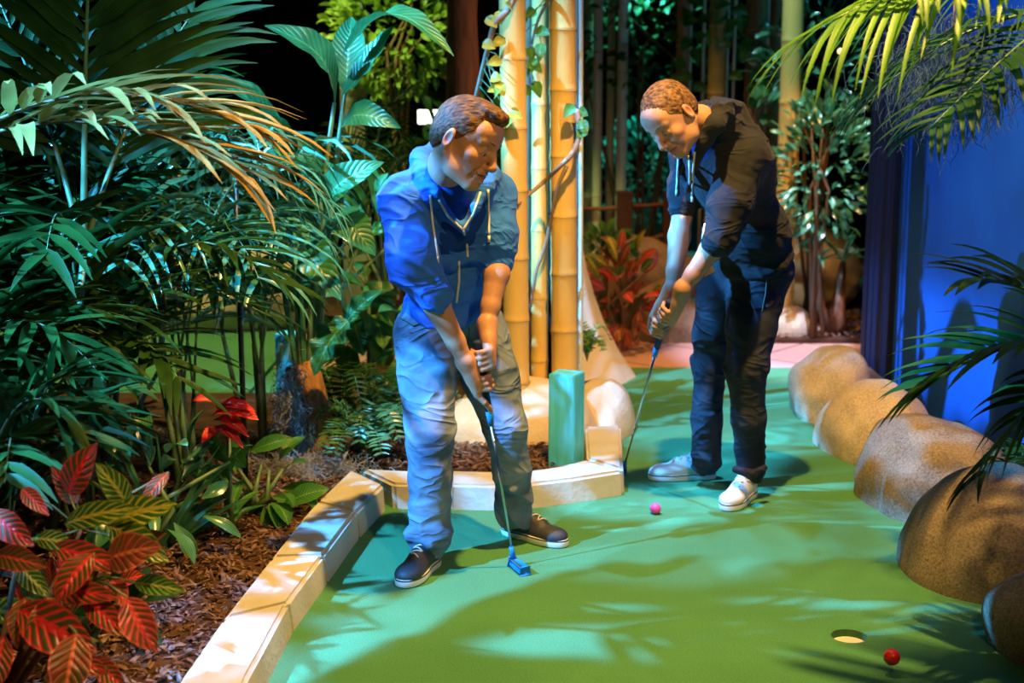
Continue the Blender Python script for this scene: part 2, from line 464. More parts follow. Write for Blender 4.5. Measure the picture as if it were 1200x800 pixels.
def hand(S, wrist, gp, d, s, t, curl=1.0, spread=.0195, thumb=1, point=False):
    """closes five fingers round a shaft: gp a point on its axis, d down the shaft, s towards the palm, t the way the fingers go round"""
    d = Vector(d).normalized(); s = Vector(s); s = (s-d*s.dot(d)).normalized()
    t = Vector(t); t = (t-d*t.dot(d)); t = (t-s*t.dot(s)).normalized(); gp = Vector(gp); w = Vector(wrist)
    def at(phi, r, off): a = math.radians(phi); return gp+d*off+(s*math.cos(a)+t*math.sin(a))*r
    offs = [.034, .0145, -.005, -.0235]; rr = [.0088, .0092, .0088, .0078]; ln = [0, 6, 0, -14]
    for i in range(4):
        k = at(22, .046, offs[i]*.95)
        S.chain([w, w.lerp(k, .55), k], [.026, .0175, .0125], k=.016)
    S.chain([w, at(-25, .034, -.03)], [.024, .017], k=.02)
    for i in range(4):
        pts = [at(22, .046, offs[i]), at(72+ln[i], .0375, offs[i]+.004), at(128+ln[i], .0255, offs[i]+.006), at(190+ln[i], .0215, offs[i]+.004)]
        if point and i == 0: pts = [at(22, .046, .034), at(48, .040, .062), at(66, .030, .086), at(78, .0225, .106)]
        S.chain(pts, [rr[i]+.002, rr[i]+.0008, rr[i], rr[i]-.001], k=.0045)
    pts = [at(-25, .036, -.03), at(-62, .036, .0), at(-92, .027, .032), at(-112, .022, .056)]
    if thumb == 2: pts = [at(-25, .036, -.025), at(-40, .036, .01), at(-55, .03, .045), at(-62, .024, .068)]
    S.chain(pts, [.016, .0125, .0098, .0085], k=.01)
def march(S, px, py, off=0.0, t0=3.3, tmax=8):
    d = ray(px, py); d = np.array(d.normalized()); o = np.array((0, 0, CAMH)); t = t0
    for _ in range(220):
        v = float(S.ev((o+d*t)[None].astype(f4))[0])
        if v < .0008: break
        t += max(v*.7, .0008)
        if t > tmax: return None
    return Vector(o+d*(t-off))
def on_surf(S, pts, off=.003, n=6):
    out = []
    for a, b in zip(pts[:-1], pts[1:]):
        for i in range(n):
            u = i/n; q = march(S, a[0]+(b[0]-a[0])*u, a[1]+(b[1]-a[1])*u, off)
            if q is not None: out.append(q)
    q = march(S, *pts[-1], off)
    if q is not None: out.append(q)
    return out
def shoe(toe, heeldir, parent, m_up, name='shoe', L=.285, tilt=0, label=None):
    toe = Vector(toe); hd = Vector((heeldir[0], heeldir[1], 0)).normalized(); o = toe+hd*(L-.005); o.z = 0
    M = frame(-hd, (0, 0, 1), o); k = L/.285
    S = Sdf(M, k)
    S.ell((0, .045, .052), (.036, .047, .05), k=.02); S.ell((0, .12, .05), (.039, .08, .043), k=.03)
    S.ell((0, .205, .036), (.046, .072, .030), k=.03); S.ell((0, .235, .034), (.042, .048, .026), k=.02)
    S.cone((0, .1, .09), (0, .17, .066), .018, .02, k=.02)
    S.cone((0, .03, .085), (0, .07, .09), .03, .03, k=.02)
    up = S.mesh(name, .004, m_up, parent, origin=o, clip=lambda X: .02-X[:, 2])
    if label: up['label'] = label
    T = Sdf(M, k)
    T.ell((0, .05, .015), (.039, .052, .06), k=.03); T.ell((0, .13, .015), (.041, .09, .06), k=.03); T.ell((0, .21, .015), (.05, .08, .06), k=.03)
    T.mesh('rubber_sole', .004, M_sole, up, origin=o, clip=lambda X: np.maximum(.0015-X[:, 2], X[:, 2]-.03))['label'] = 'white rubber sole with a thin dark line'
    mb = MB(); Mi = Matrix(M)
    def sp_(x, y):
        q = Mi @ Vector((x*k, y*k, .14)); z = .14*k
        for _ in range(60):
            v = float(S.ev(np.array([[q.x, q.y, q.z]], dtype=f4))[0])
            if v < .001: break
            q.z -= max(v*.8, .0008)
        return q+Vector((0, 0, .0015))
    for i, y in enumerate((.115, .132, .149, .166, .182)):
        w = .022-i*.001
        mb.tube([sp_(x, y+x*(.35 if i % 2 else -.35)) for x in (-w, -w/2, 0, w/2, w)], .0026*k, 6)
    for s in (-1, 1):
        mb.tube([sp_(s*.004, .11), sp_(s*.014, .1)+Vector((0, 0, .006)), sp_(s*.03, .112), sp_(s*.024, .13)], .002*k, 6)
    mb.build('shoe_laces', M_lace, up, True, origin=o)
    return up

def person(spec):
    root = empty('person', spec['origin'], spec['label'], 'person', 'men putting on the green')
    HM = frame(spec['hf'], spec['hu'], spec['hc']); hs = spec['hs']
    f = Vector(spec['face']).normalized(); rt = f.cross(Vector((0, 0, 1)))
    pel, chest, neck = [Vector(x) for x in spec['spine']]
    spu = (neck-pel).normalized(); fw = (f-spu*f.dot(spu)).normalized(); rr = fw.cross(spu)
    TR = Matrix(((rr.x, fw.x, spu.x), (rr.y, fw.y, spu.y), (rr.z, fw.z, spu.z)))
    B = Sdf()
    add_head(B, HM, hs, spec['smile'])
    jaw = HM @ (Vector((0, -.028, -.045))*hs)
    B.chain([jaw, jaw.lerp(neck, .6), neck.lerp(chest, .25)], [.056*hs, .056, .058], k=.03)
    B.ell(chest, (.15, .095, .18), R=TR, k=.05); B.ell(pel.lerp(chest, .3), (.13, .1, .15), R=TR, k=.05)
    for a in ('armR', 'armL'):
        sh, el, wr = [Vector(x) for x in spec[a]]
        B.chain([chest.lerp(neck, .35), sh], [.05, .04], k=.05)
        B.chain([sh, el], [.05, .041], k=.02)
        fm = el.lerp(wr, .3)
        B.chain([el, fm, el.lerp(wr, .75), wr], [.040, .043, .031, .0255], k=.015)
    for hnd in spec['hands']: hand(B, *hnd)
    for lg in ('legR', 'legL'):
        hp, kn, an = [Vector(x) for x in spec[lg]]
        B.chain([hp, kn, an, Vector((an.x, an.y, .10))], [.07, .048, .034, .032], k=.02)
    body = B.mesh('body', .003, M_skin, root, origin=spec['origin'],
                  colfn=lambda X: head_tint(HM, hs, spec['skin'], spec['lip'], X))
    body['label'] = 'bare head, neck, forearms and hands'
    h = add_hair('hair', HM, hs, spec['hair'], root, spec['front'], spec['recede'])
    h['label'] = spec['hairlabel']
    mb = MB(); Sd = Sdf(HM, hs)
    for s in (-1, 1):                                                         # eyes under lowered lids
        for (c, r, mm, nm) in (((s*.031, .0782, .0005), .0112, M_eye, 'eye'),):
            e = MB(); e.lathe(HM @ (Vector(c)*hs), [(r*hs*math.sin(a), -r*hs*math.cos(a)) for a in [PI*i/10 for i in range(11)]], 14)
            eo = e.build(nm, mm, root, True, origin=HM @ (Vector(c)*hs))
            ir = MB(); cc = HM @ (Vector((c[0], c[1]+.0078, c[2]-.0035))*hs)
            ir.lathe(cc, [(.0048*hs*math.sin(a), -.0048*hs*math.cos(a)) for a in [PI*i/8 for i in range(9)]], 12)
            ir.build('iris', M_iris, eo, True, origin=cc)
        eb = MB()
        pts = [HM @ (Vector(p)*hs) for p in ((s*.014, .0975, .0295), (s*.025, .0945, .034), (s*.038, .086, .0345), (s*.049, .075, .029))]
        eb.tube(pts, [.0028*hs, .0036*hs, .003*hs, .0012*hs], 8)
        eb.build('eyebrow', spec['hair'], root, True, origin=pts[0])
    te = MB(); tp = [HM @ (Vector((x, .0935-abs(x)*.45, -.0660))*hs) for x in (-.018, -.009, 0, .009, .018)]
    te.tube(tp, [.0025*hs, .0042*hs, .0048*hs, .0042*hs, .0025*hs], 8)
    te.build('teeth', M_teeth, root, True, origin=tp[2])
    # ---- clothes
    Tm = Sdf(); Tm.ell(chest+fw*.01, (.17, .125, .2), R=TR, k=.05); Tm.cone(chest, neck-spu*.02, .1, .078, k=.06)
    ring = spec['tee_ring']
    Tm.mesh('t_shirt', .006, spec['m_tee'], root, origin=chest)
    Hd = Sdf()
    Hd.ell(chest, spec['chest_r'], R=TR, k=.06); Hd.ell(spec['belly'], spec['belly_r'], R=TR, k=.08)
    Hd.ell(pel+spu*.05, (.178, .138, .06), R=TR, k=.03)
    for a in ('sleeveR', 'sleeveL'):
        pts, rs = spec[a]
        Hd.chain([chest.lerp(Vector(pts[0]), .5)+spu*.06]+list(pts), [.09]+list(rs), k=.045)
        Hd.cone(Vector(pts[-1])+(Vector(pts[-2])-Vector(pts[-1])).normalized()*.02, pts[-1], rs[-1]+.004, rs[-1]+.003, k=.006)
    for q in spec['vcut']: Hd.cone(*q, k=.02, op=1)
    for q in spec['hood']: Hd.chain(*q, k=.022)
    for q in spec.get('hfold', []): Hd.chain([Vector(x) for x in q[0]], q[1], k=.02)
    def hdisp(X, sd=spec['seed']):
        return (wrinkle(X, 20, .011, sd)+wrinkle(X, 44, .0055, sd+3)).astype(f4)
    Hd.disp = hdisp
    ho = Hd.mesh('hoodie', .005, spec['m_hood'], root, origin=chest); ho['label'] = spec['hoodlabel']
    for pl in spec['strings']:
        m_ = MB(); pts = on_surf(Hd, pl, .004); m_.tube(pts, .0042, 6)
        m_.tube([pts[-1], pts[-1]+Vector((0, 0, -.022))], .0052, 6)
        so = m_.build('drawstring', M_cord, ho, True, origin=pts[0]); so['label'] = 'cream hood drawstring'
    for pl in spec['zips']:
        m_ = MB(); pts = on_surf(Hd, pl, .001); m_.tube(pts, .0042, 6)
        m_.build('zipper', M_zip, ho, True, origin=pts[0])['label'] = 'pale metal zipper'
    J = Sdf()
    J.ell(pel, (.178, .125, .12), R=TR, k=.05)
    for lg in ('jeanR', 'jeanL'):
        pts, rs = spec[lg]; J.chain([Vector(x) for x in pts], rs, k=.03)
    for q in spec.get('jfold', []): J.chain([Vector(x) for x in q[0]], q[1], k=.015)
    if 'jcut' in spec:
        for q in spec['jcut']: J.cone(*q, k=.02, op=1)
    kz = spec['kneez']
    def jdisp(X, sd=spec['seed']):
        z = X[:, 2]
        w = .25+np.exp(-((z-kz)/.09)**2)*.8+np.clip((.3-z)/.2, 0, 1)*1.3+np.exp(-((z-.8)/.06)**2)*.5
        return (w*(wrinkle(X, 52, .0075, sd, (.8, .8, .9))+wrinkle(X, 27, .008, sd+5, (1, 1, .8)))).astype(f4)
    J.disp = jdisp
    jo = J.mesh('jeans', .005, spec['m_jean'], root, origin=pel); jo['label'] = spec['jeanlabel']
    for pl in spec['seams']:
        m_ = MB(); pts = on_surf(J, pl, .0005)
        if len(pts) > 2:
            m_.tube(pts, .0022, 5); m_.build('seam', M_stitch, jo, True, origin=pts[0])
    for (toe, hd_, mu, lb, L) in spec['shoes']: shoe(toe, hd_, root, mu, L=L, label=lb)
    return root, Hd, J
def putter(top, headpt, bdir, glen, name, label, m_head, m_grip, m_end, blen=.11):
    top = Vector(top); hp = Vector(headpt); ax = (hp-top).normalized(); root = empty(name, (hp.x, hp.y, 0), label, 'putter', 'golf putters')
    m_ = MB(); m_.tube([top+ax*(glen-.01), hp-ax*.03], [.0052, .0042], 10); m_.build('shaft', M_chrome, root, True, origin=top)['label'] = 'polished steel shaft'
    m_ = MB(); m_.tube([top, top+ax*.004, top+ax*.012, top+ax*(glen-.05)], [.009, .0145, .0138, .012], 14); g = m_.build('grip', m_grip, root, True, origin=top)
    g['label'] = 'dark blue rubber grip'
    m_ = MB(); m_.tube([top+ax*(glen-.05), top+ax*glen], [.012, .0095], 14); m_.build('grip_end', m_end, root, True, origin=top+ax*glen)
    m_ = MB(); m_.tube([hp-ax*.055, hp-ax*.012], [.0085, .011], 10); m_.build('hosel', m_head, root, True, origin=hp)
    b = Vector(bdir).normalized(); z = Vector((0, 0, 1)); n = b.cross(z)
    bm = bmesh.new(); bmesh.ops.create_cube(bm, size=1)
    Rm = Matrix(((b.x, n.x, 0), (b.y, n.y, 0), (0, 0, 1)))
    for v in bm.verts:
        w = .026 if v.co.x > 0 else .021
        p = Vector((v.co.x*blen, v.co.y*w*(1.25 if v.co.z < 0 else .8), v.co.z*.026)); v.co = Rm @ p
    bmesh.ops.bevel(bm, geom=bm.edges[:], offset=.005, segments=3, affect='EDGES')
    me = bpy.data.meshes.new('club_head'); bm.to_mesh(me); bm.free(); me.shade_smooth(); me.materials.append(m_head)
    o = bpy.data.objects.new('club_head', me); C.objects.link(o)
    o.location = Vector((hp.x, hp.y, .0175))+b*(blen*.5-.012); par(o, root)
    return root
M_chrome = mat('chrome', (.6, .6, .58), .18, .5, metal=1)
M_bluehead = mat('blue_rubber_head', (.01, .22, .55), .5, .4)
M_cyanhead = mat('light_blue_rubber_head', (.01, .16, .5), .5, .4)
M_grip = mat('grip_blue', (.01, .03, .12), .7); M_gripend = mat('grip_light_blue', (.02, .25, .7), .6)

# man in the blue hoodie
Tq = P(559, 399, 4.57); Hq = G(602, 664)+Vector((0, 0, .022)); axA = (Hq-Tq).normalized()
wrR = P(546, 424, 4.55); wrL = P(571, 380, 4.62)
hcA = P(546, 166, 4.42)
A = dict(
    origin=Vector((-.12, 4.8, 0)), label='man in a bright blue hoodie and faded jeans bending over his putter and laughing',
    hf=(.80, -.46, -.40), hu=(.38, -.04, .92), hc=hcA, hs=1.07, smile=1.0, face=(.6, -.8, 0),
    spine=(P(527, 362, 4.93), P(526, 250, 4.74), P(521, 203, 4.60)),
    armR=(P(472, 236, 4.60), P(496, 326, 4.50), wrR), armL=(P(574, 232, 4.80), P(586, 296, 4.72), wrL),
    hands=[(wrR, Tq+axA*.140, axA, (-.75, -.5, 0), (.45, -.9, 0), 1, .0195, 2, True), (wrL, Tq+axA*.050, axA, (.95, -.2, 0), (-.2, -.95, 0))],
    legR=(P(497, 390, 4.86), P(504, 505, 4.68), P(505, 640, 4.70)), legL=(P(560, 388, 4.97), P(593, 500, 4.86), P(602, 602, 4.96)),
    skin=(.52, .265, .16), lip=(.48, .13, .10), hair=M_hairA, front=-.004, recede=0, hairlabel='short brown hair swept forward',
    tee_ring=None, m_tee=M_tee_blue, m_hood=M_hood_blue, chest_r=(.175, .13, .19), belly=P(527, 312, 4.84), belly_r=(.178, .14, .15),
    sleeveR=([P(475, 236, 4.60), P(484, 306, 4.52), P(509, 345, 4.49)], [.080, .078, .055]),
    sleeveL=([P(576, 230, 4.80), P(580, 276, 4.74), P(581, 307, 4.72)], [.078, .070, .056]),
    vcut=[(P(540, 210, 4.46), P(543, 262, 4.52), .06, .012), (P(530, 200, 4.5), P(535, 225, 4.52), .07, .05)],
    hood=[([P(543, 268, 4.59), P(524, 252, 4.555), P(508, 228, 4.53), P(497, 204, 4.56), P(494, 186, 4.66), P(512, 178, 4.78), P(545, 184, 4.86)], [.008, .013, .022, .030, .034, .034, .034]),
          ([P(543, 268, 4.59), P(557, 243, 4.59), P(570, 220, 4.63), P(577, 205, 4.72), P(565, 190, 4.82), P(545, 184, 4.86)], [.008, .013, .022, .026, .034, .034]),
          ([P(500, 203, 4.70), P(530, 205, 4.86)], [.055, .055])],
    strings=[[(504, 229), (507, 262), (513, 300)], [(572, 222), (573, 250), (573, 276)]],
    zips=[[(514, 234), (525, 253), (542, 269)], [(563, 225), (555, 250), (543, 269)], [(543, 269), (547, 287), (548, 301)], [(538, 306), (538, 330), (535, 354)]],
    hoodlabel='bright blue zip hoodie with pushed-up sleeves', seed=1.3,
    hfold=[([P(505, 305, 4.66), P(530, 309, 4.66), P(560, 298, 4.68)], [.012, .016, .012])],
    m_jean=M_denim, jeanlabel='faded grey-blue jeans', kneez=.5,
    jeanR=([P(498, 392, 4.87), P(501, 440, 4.78), P(504, 505, 4.70), P(504, 560, 4.69), Vector((P(504, 632, 4.70).x, 4.70, .105))], [.112, .098, .078, .070, .073]),
    jeanL=([P(558, 388, 4.98), P(574, 440, 4.92), P(592, 500, 4.88), P(600, 550, 4.92), Vector((P(603, 594, 4.96).x, 4.97, .115))], [.112, .098, .073, .064, .064]),
    jfold=[([P(484, 628, 4.66), P(504, 636, 4.63), P(522, 626, 4.66)], [.018, .02, .016]), ([P(582, 560, 4.88), P(600, 572, 4.87), P(617, 562, 4.9)], [.014, .014, .01])],
    seams=[[(545, 362), (550, 385), (548, 410)], [(468, 372), (485, 382), (500, 375)]],
    shoes=[(G(472, 689), (.33, .94), M_shoe_grey, 'dark grey lace-up skate shoe', .285), (G(662, 641), (-.80, .6), M_shoe_grey, 'dark grey lace-up skate shoe', .285)])
rootA, HdA, JA = person(A)
putter(Tq, Hq, G(624, 680)-G(600, 662), .30, 'golf_putter', 'putter with pale blue head held by the man in the blue hoodie', M_bluehead, M_grip, M_gripend)
# man in the dark hoodie
Tb = P(785, 352, 5.30); Hb = G(730, 557)+Vector((0, 0, .022)); axB = (Hb-Tb).normalized()
wbR = P(787, 340, 5.36); wbL = P(800, 338, 5.255)
B_ = dict(
    origin=Vector((.9, 5.6, 0)), label='man in a charcoal hoodie and dark jeans bowing his head to line up a putt',
    hf=(-.5, -.52, -.68), hu=(-.66, -.22, .72), hc=P(787, 138, 5.18), hs=1.03, smile=.5, face=(-.75, -.66, 0),
    spine=(P(884, 312, 5.62), P(856, 198, 5.46), P(831, 143, 5.34)),
    armR=(P(806, 178, 5.62), P(800, 250, 5.56), wbR), armL=(P(868, 182, 5.30), P(848, 272, 5.24), wbL),
    hands=[(wbR, Tb+axB*.128, axB, (-.6, .75, 0), (-.7, -.7, 0), 1, .0195, 2), (wbL, Tb+axB*.045, axB, (.7, -.7, 0), (-.7, -.7, 0))],
    legR=(P(842, 345, 5.74), P(833, 430, 5.70), P(826, 545, 5.70)), legL=(P(884, 340, 5.58), P(874, 430, 5.44), P(881, 540, 5.52)),
    skin=(.56, .30, .20), lip=(.5, .17, .13), hair=M_hairB, front=.0, recede=.012, hairlabel='short light brown hair with a receding hairline',
    tee_ring=None, m_tee=M_tee_dark, m_hood=M_hood_dark, chest_r=(.185, .15, .21), belly=P(877, 270, 5.56), belly_r=(.172, .145, .17),
    sleeveR=([P(808, 180, 5.62), P(803, 222, 5.58), P(800, 245, 5.56)], [.072, .060, .050]),
    sleeveL=([P(870, 184, 5.31), P(856, 238, 5.25), P(843, 280, 5.22)], [.085, .078, .064]),
    vcut=[(P(808, 168, 5.1), P(806, 205, 5.24), .05, .012), (P(805, 160, 5.12), P(815, 170, 5.18), .06, .05)],
    hood=[([P(806, 222, 5.34), P(812, 196, 5.26), P(826, 165, 5.18), P(838, 145, 5.16), P(848, 132, 5.22), P(850, 128, 5.34), P(840, 128, 5.46)], [.008, .014, .026, .032, .034, .034, .034]),
          ([P(806, 222, 5.34), P(796, 196, 5.36), P(792, 170, 5.42), P(805, 145, 5.5), P(825, 130, 5.52), P(840, 128, 5.46)], [.008, .014, .02, .026, .034, .034]),
          ([P(852, 150, 5.28), P(856, 140, 5.42), P(846, 142, 5.52)], [.055, .06, .055]), ([P(880, 168, 5.42), P(858, 146, 5.40), P(838, 150, 5.5)], [.06, .065, .06])],
    strings=[[(795, 178), (794, 200), (793, 222)], [(814, 178), (812, 200), (811, 230)]],
    zips=[[(807, 182), (808, 200), (808, 216)], [(826, 262), (823, 280)]],
    hoodlabel='charcoal zip hoodie with the sleeves pushed up', seed=4.1,
    m_jean=M_denim_dark, jeanlabel='very dark slim jeans', kneez=.55,
    jeanR=([P(846, 348, 5.72), P(835, 392, 5.72), P(832, 430, 5.71), P(828, 490, 5.70), Vector((P(828, 542, 5.70).x, 5.70, .11))], [.105, .078, .064, .060, .061]),
    jeanL=([P(886, 340, 5.58), P(880, 385, 5.50), P(875, 430, 5.45), P(877, 490, 5.47), Vector((P(881, 540, 5.52).x, 5.53, .115))], [.118, .095, .076, .064, .057]),
    jfold=[([P(862, 550, 5.40), P(880, 556, 5.37), P(896, 548, 5.42)], [.014, .015, .012])],
    seams=[[(899, 322), (897, 345), (893, 365)]],
    shoes=[(G(851, 599), (.5, .87), M_shoe_white, 'white canvas lace-up shoe', .285), (G(762, 562), (.995, .10), M_shoe_pale, 'white canvas lace-up shoe seen from the side', .285)])
rootB, HdB, JB = person(B_)
putter(Tb, Hb, G(706, 556)-G(732, 557), .30, 'golf_putter', 'putter with deep blue head held by the man in the charcoal hoodie', M_cyanhead, M_grip, M_gripend, .09)
# ------------------------------------------------------------- the place
def turf_build(nt, b, co):
    n = nt.nodes.new('ShaderNodeTexNoise'); n.inputs['Scale'].default_value = 260; n.inputs['Detail'].default_value = 3; nt.links.new(co, n.inputs['Vector'])
    n2 = nt.nodes.new('ShaderNodeTexNoise'); n2.inputs['Scale'].default_value = 2.2; n2.inputs['Detail'].default_value = 4; nt.links.new(co, n2.inputs['Vector'])
    s = mth(nt, 'ADD', mth(nt, 'MULTIPLY', n.outputs[0], .75), mth(nt, 'MULTIPLY', n2.outputs[0], .25))
    c = ramp(nt, s, [(.34, (.052, .185, .075)), (.66, (.110, .345, .15))]); nt.links.new(c, b.inputs['Base Color'])
    bp = nt.nodes.new('ShaderNodeBump'); bp.inputs['Strength'].default_value = .5; bp.inputs['Distance'].default_value = .006
    nt.links.new(n.outputs[0], bp.inputs['Height']); nt.links.new(bp.outputs[0], b.inputs['Normal'])
M_turf = mat('putting_turf', (.1, .45, .2), .9, .1, build=turf_build)
M_curb = mat('painted_concrete', (.55, .52, .43), .8, .2, bump=.35, bscale=45, var=.10, vscale=5)
def rock_build(c1, c2):
    def f(nt, b, co):
        n = nt.nodes.new('ShaderNodeTexNoise'); n.inputs['Scale'].default_value = 110; n.inputs['Detail'].default_value = 5; n.inputs['Roughness'].default_value = .7; nt.links.new(co, n.inputs['Vector'])
        n2 = nt.nodes.new('ShaderNodeTexNoise'); n2.inputs['Scale'].default_value = 7; nt.links.new(co, n2.inputs['Vector'])
        s = mth(nt, 'ADD', mth(nt, 'MULTIPLY', n.outputs[0], .7), mth(nt, 'MULTIPLY', n2.outputs[0], .3))
        c = ramp(nt, s, [(.38, c1), (.6, c2)]); nt.links.new(c, b.inputs['Base Color'])
        bp = nt.nodes.new('ShaderNodeBump'); bp.inputs['Strength'].default_value = .6; bp.inputs['Distance'].default_value = .008
        nt.links.new(n.outputs[0], bp.inputs['Height']); nt.links.new(bp.outputs[0], b.inputs['Normal'])
    return f
M_rock = mat('sandy_rock', (.5, .38, .22), .85, .2, build=rock_build((.36, .29, .19), (.68, .56, .38)))
M_rock_brown = mat('brown_rock', (.4, .25, .12), .85, .2, build=rock_build((.13, .10, .065), (.34, .27, .185)))
M_rock_pale = mat('pale_plaster_rock', (.7, .58, .4), .85, .2, bump=.4, bscale=60, var=.08)
M_soil = mat('soil', (.07, .035, .02), .95, .1, bump=.8, bscale=30, var=.4)
M_chip = mat('bark_chips', (.17, .085, .055), .5, .5, var=.5, vscale=25)
M_dark = mat('black_paint', (.012, .012, .014), .9, .1)
M_ceil = mat('black_ceiling', (.01, .01, .012), .95, .05)
def wall_build(nt, b, co):
    n = nt.nodes.new('ShaderNodeTexNoise'); n.inputs['Scale'].default_value = 3; n.inputs['Detail'].default_value = 3; nt.links.new(co, n.inputs['Vector'])
    nt.links.new(ramp(nt, n.outputs[0], [(.3, (.003, .06, .26)), (.7, (.004, .08, .34))]), b.inputs['Base Color'])
M_bluewall = mat('blue_painted_wall', (.03, .1, .45), .8, .2, bump=.1, bscale=40, build=wall_build)
def tile_build(nt, b, co):
    br = nt.nodes.new('ShaderNodeTexBrick'); br.inputs['Scale'].default_value = 1; br.offset = 0
    br.inputs['Brick Width'].default_value = .62; br.inputs['Row Height'].default_value = .62; br.inputs['Mortar Size'].default_value = .008
    br.inputs['Color1'].default_value = (.50, .30, .24, 1); br.inputs['Color2'].default_value = (.55, .34, .28, 1); br.inputs['Mortar'].default_value = (.08, .05, .05, 1)
    mp = nt.nodes.new('ShaderNodeMapping'); mp.inputs['Rotation'].default_value = (0, 0, .7); nt.links.new(co, mp.inputs[0]); nt.links.new(mp.outputs[0], br.inputs['Vector'])
    nt.links.new(br.outputs[0], b.inputs['Base Color'])
M_path = mat('terracotta_path', (.5, .3, .25), .6, .3, build=tile_build)
M_teal = mat('teal_painted_wood', (.10, .66, .78), .6, .3, bump=.3, bscale=20, var=.18, vscale=6, stretch=(6, 6, .8))
M_num = mat('number_paint', (.55, .75, .45), .6)
M_cup = mat('cream_cup', (.85, .78, .58), .5)
M_rim = mat('cup_wall', (.05, .16, .06), .8)
def struct(o): o['kind'] = 'structure'; return o
# putting surface with a real hole
hole = G(995, 745); hr = .054
m = MB(); hx, hy = hole.x, hole.y; a = .3
sq = []; ci = []; N_ = 48
for i in range(N_):
    an = 2*PI*i/N_; c_, s_ = math.cos(an), math.sin(an); k = a/max(abs(c_), abs(s_))
    ci.append((hx+hr*c_, hy+hr*s_, 0)); sq.append((hx+k*c_, hy+k*s_, 0))
m.add(ci+sq, [(i, N_+i, N_+(i+1) % N_, (i+1) % N_) for i in range(N_)])
X0, X1, Y0, Y1 = -1.6, 2.6, 1.5, 8.17
for (x0, x1, y0, y1) in ((X0, hx-a, Y0, Y1), (hx+a, X1, Y0, Y1), (hx-a, hx+a, Y0, hy-a), (hx-a, hx+a, hy+a, Y1)):
    m.add([(x0, y0, 0), (x1, y0, 0), (x1, y1, 0), (x0, y1, 0)], [(0, 1, 2, 3)])
struct(m.build('floor', M_turf))
m = MB(); m.lathe((hx, hy, 0), [(hr, -.001), (hr*.98, -.02), (hr*.97, -.035)], 40); cupr = empty('golf_cup', (hx, hy, -.03), 'round cream cup sunk into the green turf beside the red ball', 'golf hole')
m.build('cup_wall', M_rim, cupr, True, origin=(hx, hy, 0))
m = MB(); m.lathe((hx, hy, -.022), [(0, 0), (hr*.95, 0), (hr*.965, -.006)], 40); m.build('cup_bottom', M_cup, cupr, False, origin=(hx, hy, -.022))
# ground beyond
m = MB(); m.box((2, 11.1, -.01), (9, 5.86, .02)); struct(m.build('floor', M_path))
m = MB(); m.box((-4.2, 8.2, .01), (5.6, 2.2, .03)); m2 = m
tl = m2.build('floor', M_turf); struct(tl)
def slab(name, pts, z0, z1, mt):
    m = MB(); n = len(pts)
    m.add([(p[0], p[1], z1) for p in pts]+[(p[0], p[1], z0) for p in pts], [tuple(range(n))]+[(i, n+i, n+(i+1) % n, (i+1) % n) for i in range(n)])
    return m.build(name, mt)
ZC = .10
cl_o = [G(196, 830, ZC), G(211, 796, ZC), G(262, 723, ZC), G(316, 655, ZC), G(366, 592, ZC), G(411, 549, ZC)]
cl_i = [G(276, 832, ZC), G(292, 789, ZC), G(338, 705, ZC), G(377, 652, ZC), G(414, 603, ZC), G(450, 567, ZC)]
def ext(L, k=1.0):
    d = L[0]-L[1]; return [L[0]+d.normalized()*1.2]+L
soil_pts = [(-5.2, 1.5)]+[(-1.02, 1.5)]+[((a.x+b.x)/2, (a.y+b.y)/2) for a, b in zip(cl_o, cl_i)]+[(-.95, 6.3), (-.8, 7.1), (-5.2, 7.1)]
struct(slab('floor', soil_pts, -.02, .035, M_soil))
isl = [(-.62, 5.85), (-.1, 5.72), (.2, 5.75), (.46, 5.9), (.46, 6.6), (.6, 7.3), (.4, 8.1), (-1.0, 8.1), (-.98, 6.2)]
struct(slab('floor', isl, -.02, .04, M_soil))
struct(slab('floor', [(-7, 7.0), (-.9, 7.0), (-.9, 7.35), (-7, 7.35)], -.02, .03, M_soil))
struct(slab('floor', [(1.45, 8.95), (5, 8.9), (5, 11), (1.9, 11)], -.02, .03, M_soil))
struct(slab('floor', [(-2, 9.3), (1.3, 9.3), (1.3, 9.9), (-2, 11)], -.02, .03, M_soil))
struct(slab('floor', [(1.55, 1.5), (2.05, 1.5), (2.05, 8.2), (1.75, 8.2)], -.02, .04, M_soil))
struct(slab('floor', [(-7, 1), (8, 1), (8, 14), (-7, 14)], -.06, -.045, M_dark))
def wallbox(name, c, s, mt):
    m = MB(); m.box(c, s); return struct(m.build(name, mt))
wallbox('wall_back', (.5, 14, 2.3), (15, .1, 4.8), M_dark)
wallbox('wall_left', (-7, 7.5, 2.3), (.1, 13, 4.8), M_dark)
wallbox('wall_far_right', (8, 11, 2.3), (.1, 6, 4.8), M_dark)
wallbox('ceiling', (.5, 7.5, 4.75), (15, 13.2, .1), M_ceil)
wallbox('wall_right', (2.12, 4.6, 2.3), (.1, 6.0, 4.8), M_bluewall)
tr = MB(); tr.box((2.12, 7.93, 2.3), (.1, .62, 4.8))  # dark boards stand in for the shaded far end of the wall
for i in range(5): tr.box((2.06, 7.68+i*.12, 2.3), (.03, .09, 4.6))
struct(tr.build('wall_shaded_end', mat('wall_shade_blue', (.003, .006, .022), .7, .2)))
